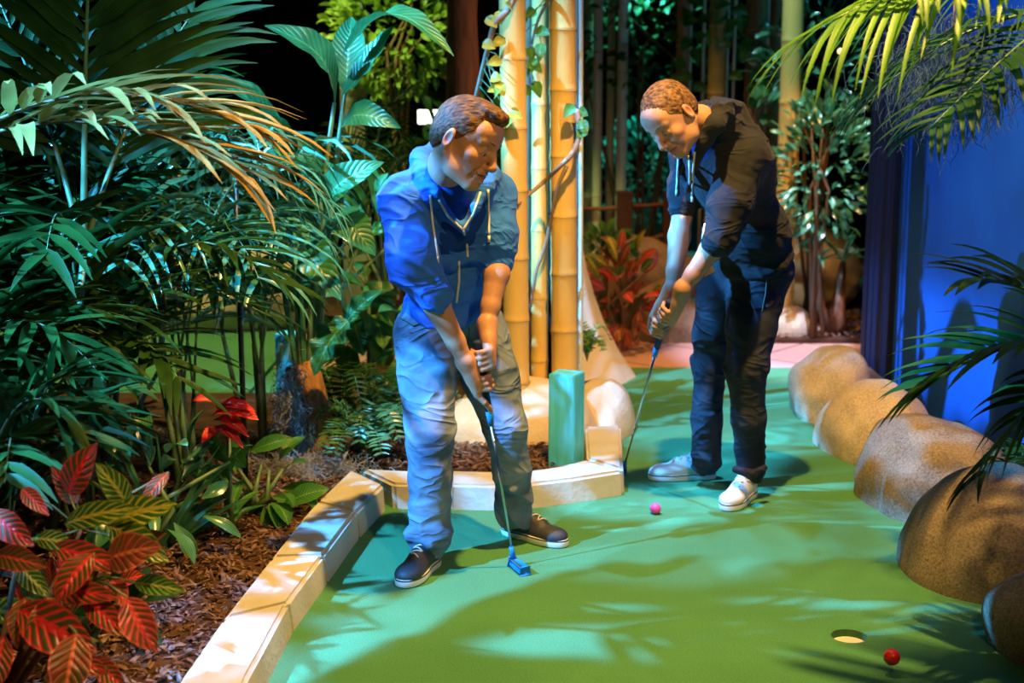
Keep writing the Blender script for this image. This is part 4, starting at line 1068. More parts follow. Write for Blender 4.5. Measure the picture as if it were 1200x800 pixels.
def frond_mb(P0, P1, P2, nl=22, L=.32, w=.03, sweep=.9, droop=.5, start=.12, rnd=None, rr=.006, vshape=.25, jitter=.15, stemmat=None, nseg=5, up=UPZ, tipdroop=0):
    """pinnate palm frond: returns (leaflet mesh, rachis mesh)"""
    rnd = rnd or random; pts = bez(P0, P1, P2, 24); lm = MB(); sm = MB()
    sm.tube(pts, [rr*(1-.75*i/24) for i in range(25)], 6)
    for i in range(nl):
        t = start+(1-start)*(i+.5)/nl; x = t*24; j = min(int(x), 23); p = pts[j].lerp(pts[j+1], x-j); tg = (pts[j+1]-pts[j]).normalized()
        side = tg.cross(up); side = side.normalized() if side.length > .05 else tg.orthogonal().normalized(); nr = side.cross(tg).normalized()
        ll = L*(.45+.9*math.sin(PI*min(1, .12+t*.82))**.8)*.8
        for s in (-1, 1):
            sw = sweep*(.55+.9*t)
            d = side*s+tg*sw+nr*vshape+Vector([rnd.gauss(0, jitter) for _ in range(3)])
            lm.blade(p+Vector([rnd.gauss(0, .002) for _ in range(3)]), d, ll*rnd.uniform(.85, 1.12), w*rnd.uniform(.8, 1.15), droop*rnd.uniform(.7, 1.3), up=nr, n=nseg, fold=.3)
    return lm, sm
def add_frond(root, P0, P1, P2, mt, stem=M_stem, **k):
    lm, sm = frond_mb(P0, P1, P2, **k)
    f = lm.build('frond', mt, root, True, origin=P0); sm.build('rachis', stem, f, True, origin=P0); return f
def palm(base, label, n, R, H, mt, seed, L=.3, w=.03, nl=20, cat='palm', group=None, a0=0, a1=2*PI, stemh=.25, name='areca_palm', canes=4, droop=.5, arch=1.0, stem=M_stem, rmin=.6, **kw):
    rnd = random.Random(seed); base = Vector(base); root = empty(name, base, label, cat, group)
    cm = []
    for i in range(canes):
        o = Vector((rnd.gauss(0, .05), rnd.gauss(0, .05), 0)); top = base+o*2.4+Vector((0, 0, H*stemh*rnd.uniform(.8, 1.3)))
        k = MB(); k.tube([base+o, base+o*1.5+Vector((0, 0, H*stemh*.5)), top], [.014, .012, .009], 8); k.build('cane', stem, root, True, origin=base+o); cm.append(top)
    for i in range(n):
        an = a0+(a1-a0)*(i+rnd.uniform(.2, .8))/n; r = R*rnd.uniform(rmin, 1.1); h = H*rnd.uniform(.65, 1.05)
        p0 = cm[i % len(cm)]; dr = Vector((math.cos(an), math.sin(an), 0))
        p1 = p0+dr*r*.35+Vector((0, 0, (h-p0.z+base.z)*1.1)); p2 = base+dr*r+Vector((0, 0, h*(1-.28*arch*rnd.uniform(.6, 1.4))))
        add_frond(root, p0, p1, p2, mt, stem, nl=nl, L=L*rnd.uniform(.85, 1.15), w=w, droop=droop, rnd=rnd, **kw)
    return root
def leaf_on(root, a, b, w, mt, name='leaf', nrm=None, **k):
    m = MB(); a, b = Vector(a), Vector(b)
    if nrm is None: nrm = (CAMP-a).normalized()+Vector((0, 0, .6))
    oval(m, a, b, w, nrm, **k); return m.build(name, mt, root, True, origin=a)
def stem_on(root, pts, r, mt, name='stem'):
    m = MB(); m.tube(pts, r, 8); return m.build(name, mt, root, True, origin=pts[0])
gp = 'palms in the left bed'
# --- the palm thicket at the left
palm((-1.95, 4.35, .03), 'bushy dark palm in the left bed, nearest of the thicket to the camera', 15, .85, 1.45, M_palm_dark, 11, L=.36, w=.042, nl=15, group=gp, droop=.45, canes=6, jitter=.22)
palm((-1.55, 5.0, .03), 'dark palm in the left bed just left of the black stake', 15, .72, 1.35, M_palm_dark, 12, L=.34, w=.038, nl=15, group=gp, droop=.5, canes=6, jitter=.22)
palm((-2.25, 5.2, .03), 'tall dark palm at the left edge of the photo behind the nearest one', 14, .8, 1.75, M_palm, 13, L=.38, w=.042, nl=16, group=gp, droop=.5, canes=6, jitter=.2)
palm((-1.62, 3.85, .03), 'low dark palm right behind the big red-leaved croton', 12, .6, 1.0, M_palm_dark, 14, L=.30, w=.036, nl=14, group=gp, droop=.45, canes=5, jitter=.25)
palm((-1.75, 5.9, .03), 'palm rising behind the left thicket with fronds near the banana leaves', 12, .7, 1.85, M_palm, 15, L=.36, w=.036, nl=16, group=gp, droop=.6, canes=5, jitter=.2)
palm((-1.3, 5.55, .03), 'glossy weeping palm with blue-lit fronds left of the banana plant', 10, .62, 1.75, M_gloss, 16, L=.42, w=.026, nl=15, group=gp, droop=1.4, canes=5, jitter=.15, sweep=.6)
palm((-1.08, 6.05, .03), 'weeping palm whose fronds hang in front of the banana stems', 9, .5, 1.72, M_gloss, 26, L=.40, w=.026, nl=14, group=gp, droop=1.5, canes=4, jitter=.15, sweep=.6)
# dry fan over the thicket, upper left
r_ = empty('dry_palm', (-1.75, 4.5, .03), 'dry tan palm fronds arching in from the left edge of the photo', 'palm', gp)
q = P(-20, 150, 4.3); stem_on(r_, [(-1.75, 4.5, .03), (-1.72, 4.4, .8), q], [.014, .012, .008], M_stem_brown, 'cane')
rd = random.Random(5)
for k_ in range(2):
    a_ = P(-20, 150+k_*10, 4.3); b_ = P(120, 70+k_*40, 4.15); c_ = P(290, 150+k_*55, 4.05)
    f_ = add_frond(r_, a_, b_, c_, M_palm_dry, M_stem_brown, nl=16, L=.44, w=.050, droop=.5, rnd=rd, start=.02, jitter=.2, sweep=1.3)
# big upright frond, top left
r_ = empty('areca_palm', (-1.62, 4.75, .03), 'large dark frond standing upright in the top left corner', 'palm', gp)
q0 = P(98, 300, 4.75); stem_on(r_, [(-1.62, 4.75, .03), (-1.5, 4.75, .6), q0], [.02, .016, .012], M_stem, 'cane')
add_frond(r_, q0, P(98, 100, 4.75), P(106, -90, 4.7), M_palm_dark, nl=15, L=.50, w=.055, droop=.35, rnd=rd, start=.35, sweep=.75, jitter=.05, rr=.013, vshape=-.1, up=Vector((0, -1, .2)))
add_frond(r_, q0, P(60, 120, 4.9), P(-30, -60, 5.1), M_palm_dark, nl=15, L=.50, w=.055, droop=.35, rnd=rd, start=.3, sweep=.75, jitter=.08, rr=.011, up=Vector((0, -1, .2)))
add_frond(r_, q0, P(140, 130, 4.9), P(230, 10, 5.2), M_palm_dark, nl=15, L=.42, w=.045, droop=.45, rnd=rd, start=.3, sweep=.75, jitter=.08, rr=.011, up=Vector((0, -1, .4)))
# --- banana plant with trunk
bs = G(372, 540, .03); bx, by = bs.x, bs.y
r_ = empty('banana_plant', (bx, by, .03), 'tall banana plant with a leaning brown trunk and blue-lit stems', 'banana plant')
trunk_pts = [(bx+.01, by, .02), (bx-.01, by, .15), (bx-.03, by, .28), (bx-.05, by, .40), (bx-.07, by, .46)]
m = MB(); m.tube(trunk_pts, [.105, .09, .085, .08, .06], 18); t_ = m.build('trunk', mat('fibrous_trunk', (.36, .17, .06), .9, .15, bump=.9, bscale=18, var=.35, stretch=(6, 6, .6)), r_, True, origin=trunk_pts[0])
YB = by
for i, (a_, b_, c_) in enumerate([((352, 440), (350, 380), (345, 300)), ((357, 440), (352, 330), (340, 200)), ((362, 440), (366, 300), (392, 120)), ((366, 440), (372, 350), (380, 250)), ((370, 440), (380, 300), (405, 100)), ((350, 440), (335, 360), (320, 250))]):
    stem_on(r_, bez(P(*a_, YB), P(*b_, YB), P(*c_, YB+.05), 10), [.017*(1-i_/10*.5) for i_ in range(11)], M_gloss if i % 2 else M_stem)
def bleaf(a, b, w, Y0=YB, Y1=YB, bend=.12, wave=.03, nrm=None, n=22, mt=M_banana, label=None, fold=.3, root=None, name='leaf'):
    o_ = leaf_on(root or r_, P(*a, Y0), P(*b, Y1), w, mt, nrm=nrm, bend=bend, wave=wave, n=n, base=.2, fold=fold, cross=6, ph=a[0], name=name)
    if label: o_['label'] = label
    return o_
bleaf((400, 112), (462, 30), .17, YB, YB-.1, bend=-.05, nrm=(-.5, -.5, .7))
bleaf((403, 62), (532, 66), .15, YB-.02, YB-.35, bend=.28, nrm=(.1, -.35, 1), label='leaf curling over at the tip')
bleaf((392, 125), (310, 30), .19, YB, YB-.2, bend=.22, nrm=(.5, -.5, .7))
bleaf((405, 110), (412, 20), .14, YB+.1, YB+.3, bend=.1)
bleaf((340, 205), (190, 95), .2, YB+.1, YB-.1, bend=.25, nrm=(-.2, -.4, 1))
bleaf((345, 210), (255, 130), .18, YB, YB-.2, bend=.25, nrm=(-.2, -.2, 1))
bleaf((345, 300), (400, 352), .17, YB-.05, YB-.35, bend=.3, nrm=(-.3, -.5, 1), wave=.06)
bleaf((345, 300), (310, 375), .16, YB-.05, YB-.3, bend=.25, nrm=(-.6, -.4, .6))
bleaf((418, 368), (368, 440), .15, YB-.2, YB-.35, bend=.12, wave=.14, nrm=(-.5, -.8, .6), label='crinkled leaf lit cyan')
bleaf((400, 390), (448, 340), .10, YB-.2, YB-.3, bend=.1, wave=.1, nrm=(-.5, -.8, .6))
bleaf((380, 250), (450, 190), .15, YB, YB-.2, bend=.2)
bleaf((320, 250), (270, 310), .15, YB, YB-.2, bend=.3)
bleaf((385, 255), (440, 300), .16, YB+.05, YB-.1, bend=.3)
bleaf((400, 150), (470, 150), .13, YB+.05, YB-.1, bend=.3)
bleaf((385, 200), (300, 190), .16, YB+.1, YB-.05, bend=.3)
# spanish moss on and below the trunk
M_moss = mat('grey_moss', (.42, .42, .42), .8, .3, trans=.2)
def moss(cx, cy, cz, rx, ry, rz, n, seed, label, hang=.0, mt=M_moss, r=.0014, L=.07):
    rd = random.Random(seed); m = MB()
    for i in range(n):
        p = Vector((cx+rd.gauss(0, rx), cy+rd.gauss(0, ry), max(.045, cz+rd.gauss(0, rz)))); d = Vector([rd.gauss(0, 1) for _ in range(3)]).normalized(); pts = [p]
        for k in range(7):
            d = (d+Vector([rd.gauss(0, .55) for _ in range(3)])-Vector((0, 0, hang))).normalized(); p = p+d*L/6; p = Vector((p.x, p.y, max(.04, p.z))); pts.append(p)
        m.tube(pts, r*rd.uniform(.8, 1.3), 3, cap=False)
    return tag(m.build('spanish_moss', mt, None, True, origin=(cx, cy, cz)), label, 'moss', kind='stuff')
moss(bx-.09, by-.09, .27, .03, .03, .10, 800, 1, 'silvery moss hanging on the left of the banana trunk', .25)
moss(bx-.02, by-.22, .06, .12, .06, .02, 1100, 2, 'silvery moss heaped at the foot of the banana trunk')
# broad-leaved shrub behind the man in blue
def leafbush(c, R, n, mt, label, seed, size=(.1, .17), asp=.5, name='leafy_shrub', cat='shrub', group=None, cap=60, leafname='leaf', stuffmat=None, base_z=.03, up=.5, parts=True, hemi=True, stemmt=M_stem, face=.6):
    """shrub of separate leaves on stems; the ones past 'cap' are one foliage part"""
    rd = random.Random(seed); c = Vector(c); root = empty(name, (c.x, c.y, base_z), label, cat, group)
    for i in range(5):
        stem_on(root, [(c.x+rd.gauss(0, .03), c.y+rd.gauss(0, .03), base_z), c+Vector((rd.gauss(0, R[0]*.3), rd.gauss(0, R[1]*.3), -R[2]*.3)), c+Vector((rd.gauss(0, R[0]*.5), rd.gauss(0, R[1]*.4), R[2]*.5))], [.014, .01, .005], stemmt)
    rest = MB(); items = []
    for i in range(n):
        d = Vector([rd.gauss(0, 1) for _ in range(3)]).normalized(); k = rd.uniform(.45, 1)**.6
        p = c+Vector((d.x*R[0]*k, d.y*R[1]*k, d.z*R[2]*k)); s = rd.uniform(*size)
        dd = (d+Vector((rd.gauss(0, .4), rd.gauss(0, .4), rd.gauss(0, .4)+.1))).normalized()
        nr = (Vector((0, 0, up))+d*.3+(CAMP-p).normalized()*face+Vector([rd.gauss(0, .3) for _ in range(3)])); items.append((p, p+dd*s, s*asp*rd.uniform(.8, 1.2), nr, rd.random()*6))
    items.sort(key=lambda x: (x[0]-CAMP).length)
    for i, (a, b, w, nr, ph) in enumerate(items):
        if parts and i < cap: leaf_on(root, a, b, w, mt if not isinstance(mt, list) else mt[i % len(mt)], leafname, nr, bend=.12, fold=.3, n=7, ph=ph)
        else: oval(rest, a, b, w, nr, bend=.12, fold=.3, n=4, cross=2)
    if rest.v:
        o_ = rest.build('foliage', stuffmat or (mt if not isinstance(mt, list) else mt[0]), root, True, origin=c)
    return root
gs = 'broad-leaved shrubs behind the man in blue'
leafbush((-.72, 6.75, .80), (.30, .22, .42), 80, M_broad, 'broad-leaved green shrub between the banana plant and the man in blue', 31, (.14, .22), .55, group=gs)
leafbush((-2.1, 6.9, .55), (.35, .25, .3), 60, M_broad, 'low broad-leaved shrub seen through the palm thicket', 32, (.14, .24), .4, group=gs)
leafbush((-1.25, 4.75, .25), (.20, .2, .18), 30, M_gloss, 'small glossy plant with cyan-lit leaves behind the croton', 33, (.10, .18), .35)
leafbush((-.98, 5.2, .16), (.20, .18, .12), 26, M_broad, 'low dark plant at the left foot of the banana trunk', 34, (.12, .2), .4)
leafbush((-.40, 6.35, .62), (.14, .1, .3), 24, M_banana, 'dark leafy plant showing between the legs and arm of the man in blue', 35, (.14, .22), .5)
# fern at the foot
def fern(c, label, n, R, H, mt, seed, nl=20, L=.07, w=.014, group=None, name='fern'):
    rd = random.Random(seed); c = Vector(c); root = empty(name, c, label, 'fern', group)
    for i in range(n):
        an = 2*PI*(i+rd.random()*.7)/n; r = R*rd.uniform(.6, 1.1); h = H*rd.uniform(.6, 1.2); dr = Vector((math.cos(an), math.sin(an), 0))
        add_frond(root, c, c+dr*r*.4+Vector((0, 0, h*1.3)), c+dr*r+Vector((0, 0, h*.45)), mt, nl=nl, L=L, w=w, droop=.3, rnd=rd, rr=.003, sweep=.3, nseg=3, jitter=.08)
    return root
gf = 'ferns around the green'
fern(G(432, 540, .035), 'dark green fern at the left foot of the man in blue', 18, .30, .28, M_gloss, 41, group=gf)
fern(G(465, 505, .035), 'fern behind the left leg of the man in blue', 16, .30, .32, M_gloss, 42, group=gf)
fern((-.78, 6.3, .035), 'fern under the broad-leaved shrub', 14, .3, .4, M_palm_dark, 43, group=gf)
fern(P(688, 418, 7.15)+Vector((0, 0, -.02)), 'little fern growing beside the right bamboo', 10, .14, .2, M_palm_lime, 44, 12, .045, .01, group=gf)
fern((1.88, 5.0, .04), 'blue-lit fern behind the round brown boulder', 18, .17, .34, M_palm_dark, 45, group=gf)
fern((1.88, 4.4, .04), 'dark fern at the right edge behind the boulders', 16, .17, .42, M_palm_dark, 46, group=gf)
# red bromeliad
c = P(268, 512, 4.9); r_ = empty('bromeliad', (c.x, c.y, .035), 'plant with bright red drooping leaves beside the black stake', 'bromeliad')
stem_on(r_, [(c.x, c.y, .035), (c.x, c.y, .2), c], [.009, .008, .008], M_stem)
for k_ in range(9):
    an = k_*.7; h_ = Vector((c.x, c.y, .06+.03*k_)); leaf_on(r_, h_, h_+Vector((math.cos(an)*.13, math.sin(an)*.13, .10)), .045, M_broad, 'green_leaf', nrm=(0, 0, 1), bend=.15, n=8)
for a_, b_, w in (((248, 488), (303, 492), .09), ((250, 492), (292, 512), .05), ((255, 480), (225, 470), .05), ((250, 500), (285, 525), .04), ((262, 505), (236, 520), .05), ((250, 486), (300, 482), .05)):
    leaf_on(r_, P(*a_, 4.9), P(*b_, 4.82), w, M_brom, 'red_leaf', nrm=(0, -.5, .8), bend=.2, fold=.5, wave=.05, n=14)
# cyan-lit fan of blades
c = G(190, 640, .035); r_ = empty('fan_plant', c, 'blue-lit fan of narrow blades behind the red-leaved croton', 'plant')
rd = random.Random(9)
for i in range(22):
    m = MB(); an = rd.uniform(-.5, 1.1); d = Vector((math.sin(an)*.9, rd.gauss(0, .25), math.cos(an))); m.blade(c+Vector((rd.gauss(0, .03), rd.gauss(0, .03), 0)), d, rd.uniform(.22, .42), .022, .35, up=Vector((0, -1, .2)), n=7)
    m.build('blade', M_gloss, r_, True, origin=c)
# pale fallen leaf
m = MB(); q = G(325, 520, .05); oval(m, P(300, 512, q.y), P(352, 512, q.y-.05), .09, (0, -.5, 1), bend=.15, wave=.03)
q0 = G(325, 524, .045)
for i, v in enumerate(m.v): pass
tag(m.build('fallen_leaf', mat('pale_leaf', (.55, .55, .42), .5, trans=.1), None, True, origin=(q0.x, q0.y, .045)), 'pale fallen leaf at the left of the banana trunk', 'leaf')
# --- croton in the front left corner
c = G(40, 860, .03); c = Vector((-1.32, 3.25, .03)); r_ = empty('croton', c, 'big croton with red and yellow veined leaves in the bottom left corner', 'croton')
cro = [((80, 579), (114, 518), .4, 'r', 3.45), ((150, 592), (112, 542), .42, 'y', 3.4), ((76, 614), (164, 594), .28, 'y', 3.35), ((124, 614), (208, 590), .38, 'y', 3.4), ((128, 614), (198, 658), .45, 'y', 3.35),
       ((60, 645), (66, 708), .0, 'r', 3.3), ((110, 648), (66, 706), .55, 'r', 3.25), ((126, 655), (190, 640), .55, 'p', 3.3), ((158, 682), (218, 693), .32, 'y', 3.35), ((132, 678), (148, 712), .5, 'p', 3.3),
       ((148, 700), (184, 764), .55, 'p', 3.22), ((22, 712), (114, 764), .5, 'r', 3.2), ((90, 742), (74, 822), .62, 'p', 3.1), ((26, 572), (58, 604), .35, 'p', 3.4), ((198, 553), (166, 596), .35, 'r', 3.5),
       ((60, 640), (150, 668), .3, 'r', 3.35), ((60, 690), (140, 700), .32, 'r', 3.3), ((100, 700), (150, 745), .4, 'r', 3.28), ((30, 700), (20, 760), .5, 'r', 3.25), ((-5, 650), (55, 665), .4, 'r', 3.3),
       ((60, 760), (130, 790), .35, 'r', 3.22), ((110, 720), (165, 730), .4, 'r', 3.32), ((40, 630), (100, 640), .3, 'y', 3.4), ((-10, 600), (40, 640), .45, 'r', 3.4), ((5, 745), (-10, 815), .5, 'r', 3.2),
       ((150, 640), (195, 625), .35, 'r', 3.45), ((90, 590), (60, 545), .35, 'r', 3.5), ((20, 660), (60, 700), .4, 'y', 3.35), ((110, 770), (150, 810), .4, 'r', 3.25), ((70, 700), (30, 745), .45, 'p', 3.22)]
hubs = [P(95, 620, 3.4), P(110, 680, 3.32), P(60, 720, 3.25), P(20, 660, 3.35)]
for h_ in hubs: stem_on(r_, [c, c.lerp(h_, .5)+Vector((.02, 0, .04)), h_], [.011, .009, .006], M_stem_brown, 'stem')
for i, (a_, b_, asp, kd, Y) in enumerate(cro):
    if asp == 0: continue
    a3, b3 = P(*a_, Y), P(*b_, Y-.07); mm = {'r': M_crot_red, 'y': M_crot_yel, 'p': M_crot_pink}[kd]
    lo = leaf_on(r_, a3, b3, (b3-a3).length*asp, mm, 'leaf', bend=.10, fold=.22, wave=.025, n=14, base=.12, ph=i, nrm=(random.uniform(-.2, .3), -1, .55))
    lo['label'] = {'r': 'dark green leaf with red veins', 'y': 'green leaf with yellow veins', 'p': 'mostly red leaf'}[kd]
    hb = min(hubs, key=lambda h: (h-a3).length); stem_on(r_, [hb, hb.lerp(a3, .5)+Vector((0, 0, .01)), a3], .0028, M_stem, 'petiole')
leafbush((-1.62, 3.55, .30), (.22, .2, .25), 30, [M_crot_red, M_crot_yel, M_crot_red], 'darker croton half cut off by the left edge of the photo', 51, (.12, .2), .38, name='croton', cat='croton')
leafbush((-1.25, 3.95, .14), (.18, .16, .09), 16, [M_crot_red, M_palm_dark], 'low dark croton on the mulch behind the big one', 52, (.10, .16), .42, name='croton', cat='croton')
# far croton
q = P(730, 345, 8.75)
leafbush((q.x, 8.75, q.z), (.22, .2, .27), 80, [M_crot_red, M_crot_pink, M_crot_yel, M_crot_red], 'red and yellow leaved croton behind the pink ball, below the rope fence', 53, (.12, .2), .4, name='croton', cat='croton', stemmt=M_stem_brown)
leafbush(P(712, 290, 9.1), (.14, .12, .10), 40, M_broad, 'green leafy plant on top of the far croton', 54, (.08, .13), .4)
# --- right side fronds
gr = 'palm fronds reaching in from the right'
rd = random.Random(77)
r_ = empty('kentia_palm', (1.95, 4.0, .04), 'bright yellow-green frond hanging in from the top right', 'palm', gr)
q0 = P(1290, -60, 4.0); stem_on(r_, [(1.95, 4.0, .04), (1.95, 4.0, 1.2), q0], [.03, .024, .014], M_stem, 'stem')
add_frond(r_, q0, P(1140, -70, 3.95), P(975, 25, 3.85), M_palm_lime, M_stem, nl=22, L=.50, w=.026, droop=.80, start=.12, rnd=rd, sweep=.85, jitter=.06, vshape=-.1, nseg=9, rr=.008)
add_frond(r_, q0, P(1180, -80, 3.8), P(1060, -30, 3.7), M_palm_lime, M_stem, nl=16, L=.40, w=.026, droop=.95, start=.18, rnd=rd, sweep=.45, jitter=.06, vshape=-.1, nseg=8, rr=.008)
r_ = empty('kentia_palm', (1.98, 4.5, .04), 'darker frond arching down to the left across the top of the blue wall', 'palm', gr)
q0 = P(1250, 10, 4.5); stem_on(r_, [(1.98, 4.5, .04), (1.99, 4.5, 1.2), q0], [.03, .022, .012], M_stem, 'stem')
add_frond(r_, q0, P(1100, 20, 4.5), P(1000, 140, 4.6), M_palm, M_stem, nl=24, L=.32, w=.024, droop=.75, start=.1, rnd=rd, sweep=.7, jitter=.08, nseg=7, rr=.007)
add_frond(r_, q0, P(1180, 60, 4.3), P(1090, 150, 4.2), M_palm, M_stem, nl=22, L=.30, w=.024, droop=.8, start=.1, rnd=rd, sweep=.7, jitter=.08, nseg=7, rr=.007)
r_ = empty('kentia_palm', (1.93, 3.9, .04), 'dark palm at the right edge with fronds spreading over the boulders', 'palm', gr)
q0 = P(1290, 420, 3.95); stem_on(r_, [(1.93, 3.9, .04), (1.93, 3.9, .4), q0], [.03, .022, .012], M_stem, 'stem')
add_frond(r_, q0, P(1200, 370, 3.95), P(1085, 455, 4.0), M_palm_dark, M_stem, nl=14, L=.40, w=.046, droop=.40, start=.1, rnd=rd, sweep=.7, jitter=.06, nseg=7, rr=.009)
add_frond(r_, q0, P(1240, 330, 3.9), P(1150, 330, 3.9), M_palm_dark, M_stem, nl=12, L=.36, w=.044, droop=.45, start=.1, rnd=rd, sweep=.7, jitter=.06, nseg=7, rr=.009)
add_frond(r_, q0, P(1210, 450, 3.9), P(1150, 560, 4.0), M_palm_dark, M_stem, nl=10, L=.28, w=.040, droop=.6, start=.2, rnd=rd, sweep=.7, jitter=.06, nseg=7, rr=.009)
# hanging moss tufts on the blue wall
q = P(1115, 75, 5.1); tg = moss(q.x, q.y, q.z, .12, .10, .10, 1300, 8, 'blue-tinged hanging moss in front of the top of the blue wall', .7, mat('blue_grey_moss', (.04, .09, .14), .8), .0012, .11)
m = MB(); m.tube([(q.x-.3, q.y, q.z+.28), (q.x+.3, q.y, q.z+.30), (2.07, q.y, q.z+.31)], .012, 8); m.tube([(q.x, q.y, q.z+.29), (q.x, q.y, q.z)], .004, 6)
tag(m.build('branch', M_stem_brown, None, True, origin=(2.07, q.y, q.z+.31)), 'thin branch fixed to the blue wall that carries hanging moss', 'branch')
# --- small tree / glossy shrubs right of the man in charcoal
q = P(968, 300, 8.9)
gt = 'glossy shrubs at the right behind the green'
leafbush((q.x-.02, 9.0, 1.12), (.30, .25, .48), 380, M_gloss, 'glossy dark shrub with small shiny leaves between the yellow bamboo and the blue wall', 61, (.07, .13), .32, group=gt, cap=80, face=.3, stemmt=M_stem_brown)
leafbush((q.x+.02, 9.5, 1.75), (.42, .3, .40), 280, M_gloss, 'upper shiny-leaved shrub behind the palm tips', 62, (.08, .15), .3, group=gt, cap=70, face=.3, stemmt=M_stem_brown)
c = G(974, 392); r_ = empty('cordyline', (c.x, 9.15, .03), 'small palm-like tree with shaggy reddish trunk on the orange mulch', 'tree')
stem_on(r_, [(c.x, 9.15, .02), (c.x+.01, 9.15, .18), (c.x+.03, 9.15, .5)], [.09, .05, .022], M_bark, 'trunk')
stem_on(r_, [(c.x, 9.15, .02), (c.x-.10, 9.15, .2), (c.x-.14, 9.15, .55)], [.06, .03, .018], M_bark, 'trunk')
for i in range(26):
    an = rd.uniform(0, 2*PI); m = MB(); o_ = Vector((c.x+.03 if i % 2 else c.x-.14, 9.15, .5)); m.blade(o_, (math.cos(an), math.sin(an), rd.uniform(.3, 1.4)), rd.uniform(.25, .4), .03, .7, n=6); m.build('blade', M_gloss, r_, True, origin=o_)
# --- leafy crowns behind
M_treeleaf = leafmat('tree_leaf', (.10, .22, .02), (.26, .42, .05), .45, .4)
M_darkleaf = leafmat('dark_tree_leaf', (.02, .08, .02), (.05, .15, .04), .5, .3)
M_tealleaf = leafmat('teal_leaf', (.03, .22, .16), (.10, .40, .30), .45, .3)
q = P(462, 40, 8.6); leafbush((q.x, 8.7, q.z), (.42, .3, .36), 650, M_treeleaf, 'bright green leafy tree crown at the top, left of the brown trunk', 71, (.06, .10), .5, name='leafy_tree', cat='tree', cap=100, face=.3, stemmt=M_stem_brown)
q = P(760, 40, 10.6); leafbush((q.x, 10.8, q.z), (.75, .4, .55), 600, M_darkleaf, 'dark tree crown above the man in charcoal', 72, (.07, .12), .5, name='leafy_tree', cat='tree', cap=60, face=.3, stemmt=M_stem_brown)
q = P(760, 200, 11.8); leafbush((q.x, 11.8, q.z-.05), (.42, .3, .52), 520, M_tealleaf, 'teal-lit leafy tree behind the rope fence', 73, (.07, .12), .5, name='leafy_tree', cat='tree', cap=80, face=.3, stemmt=M_stem_brown)
leafbush((P(560, 200, 10)[0], 10.2, 1.1), (.5, .3, .5), 160, M_darkleaf, 'dark shrub far behind the golden bamboo', 74, (.1, .18), .4, cap=40)
# palms glimpsed behind the man in blue
palm(P(470, 300, 8.0).xy.to_3d()+Vector((0, 0, .03)), 'dim feathery palm behind the shoulder of the man in blue', 12, .6, 1.75, M_palm_dark, 81, L=.2, w=.016, nl=22, stemh=.5, name='areca_palm', canes=3, jitter=.06, group='dim palms behind')
palm(P(530, 330, 8.6).xy.to_3d()+Vector((0, 0, .03)), 'dim feathery palm hidden behind the man in blue', 9, .5, 1.5, M_palm_dark, 82, L=.2, w=.016, nl=20, stemh=.5, name='areca_palm', canes=3, jitter=.06, group='dim palms behind')
# --- vines on the bamboo
M_vine = mat('woody_vine', (.30, .20, .13), .7, .3, bump=.5, bscale=30, var=.2)
M_vineleaf = leafmat('vine_leaf', (.20, .26, .03), (.50, .46, .06), .4, .35)
def vine(pts, r, label, leaves, seed, lm=M_vineleaf, sz=.07):
    pp = [P(*p) for p in pts]; sm = []
    for i in range(len(pp)-1):
        a = pp[max(i-1, 0)]; b = pp[i]; c_ = pp[i+1]; d = pp[min(i+2, len(pp)-1)]
        for k in range(5):
            t = k/5; sm.append(.5*((2*b)+(c_-a)*t+(2*a-5*b+4*c_-d)*t*t+(3*b-a-3*c_+d)*t**3))
    sm.append(pp[-1]); root = empty('vine', sm[0], label, 'vine', 'vines on the bamboo')
    stem_on(root, sm, [r*(1-.4*i/len(sm)) for i in range(len(sm))], M_vine, 'vine_stem'); rd = random.Random(seed)
    for (x, y) in leaves:
        p = P(x, y, pts[0][2]-.02+rd.gauss(0, .02)); an = rd.uniform(0, 2*PI); q = min(sm, key=lambda s_: (s_-p).length)
        stem_on(root, [q, (q+p)/2+Vector((0, -.01, .01)), p], .002, M_stem, 'leaf_stalk')
        leaf_on(root, p, p+Vector((math.cos(an)*.8, -.3, math.sin(an)*.6-.5)).normalized()*sz*rd.uniform(.8, 1.3), sz*.75, lm, 'leaf', nrm=(0, -1, .3), bend=.1, n=7, base=-.1)
    return root
vine([(607, -15, 6.36), (595, 12, 6.34), (580, 28, 6.33), (571, 60, 6.4), (563, 92, 6.5), (554, 130, 6.6)], .016, 'grey vine curling left of the left golden bamboo at the top', [(586, 12), (592, 45), (575, 90), (584, 96), (590, 100), (580, 112), (596, 130), (570, 20), (566, 50), (588, 70), (594, 145), (600, 8)], 1)
vine([(676, 128, 6.5), (679, 155, 6.47), (672, 178, 6.44), (655, 196, 6.45), (636, 214, 6.55), (617, 230, 6.45), (606, 240, 6.38)], .013, 'brown vine crossing from the right golden bamboo to the left one', [(676, 130), (680, 140), (672, 122), (686, 150)], 2, M_broad)
vine([(664, 195, 6.45), (652, 225, 6.5), (640, 285, 6.62), (628, 320, 6.66), (622, 360, 6.68)], .010, 'lower thin vine between the golden bamboo poles', [], 3)
vine([(652, -15, 6.5), (632, 20, 6.62), (622, 60, 6.68), (624, 100, 6.7)], .008, 'leafy green vine hanging between the golden bamboo poles', [(618, 20), (628, 35), (622, 55), (630, 70), (618, 85), (626, 95), (622, 108), (634, 50), (613, 40), (628, 12), (620, 70)], 4, M_broad)
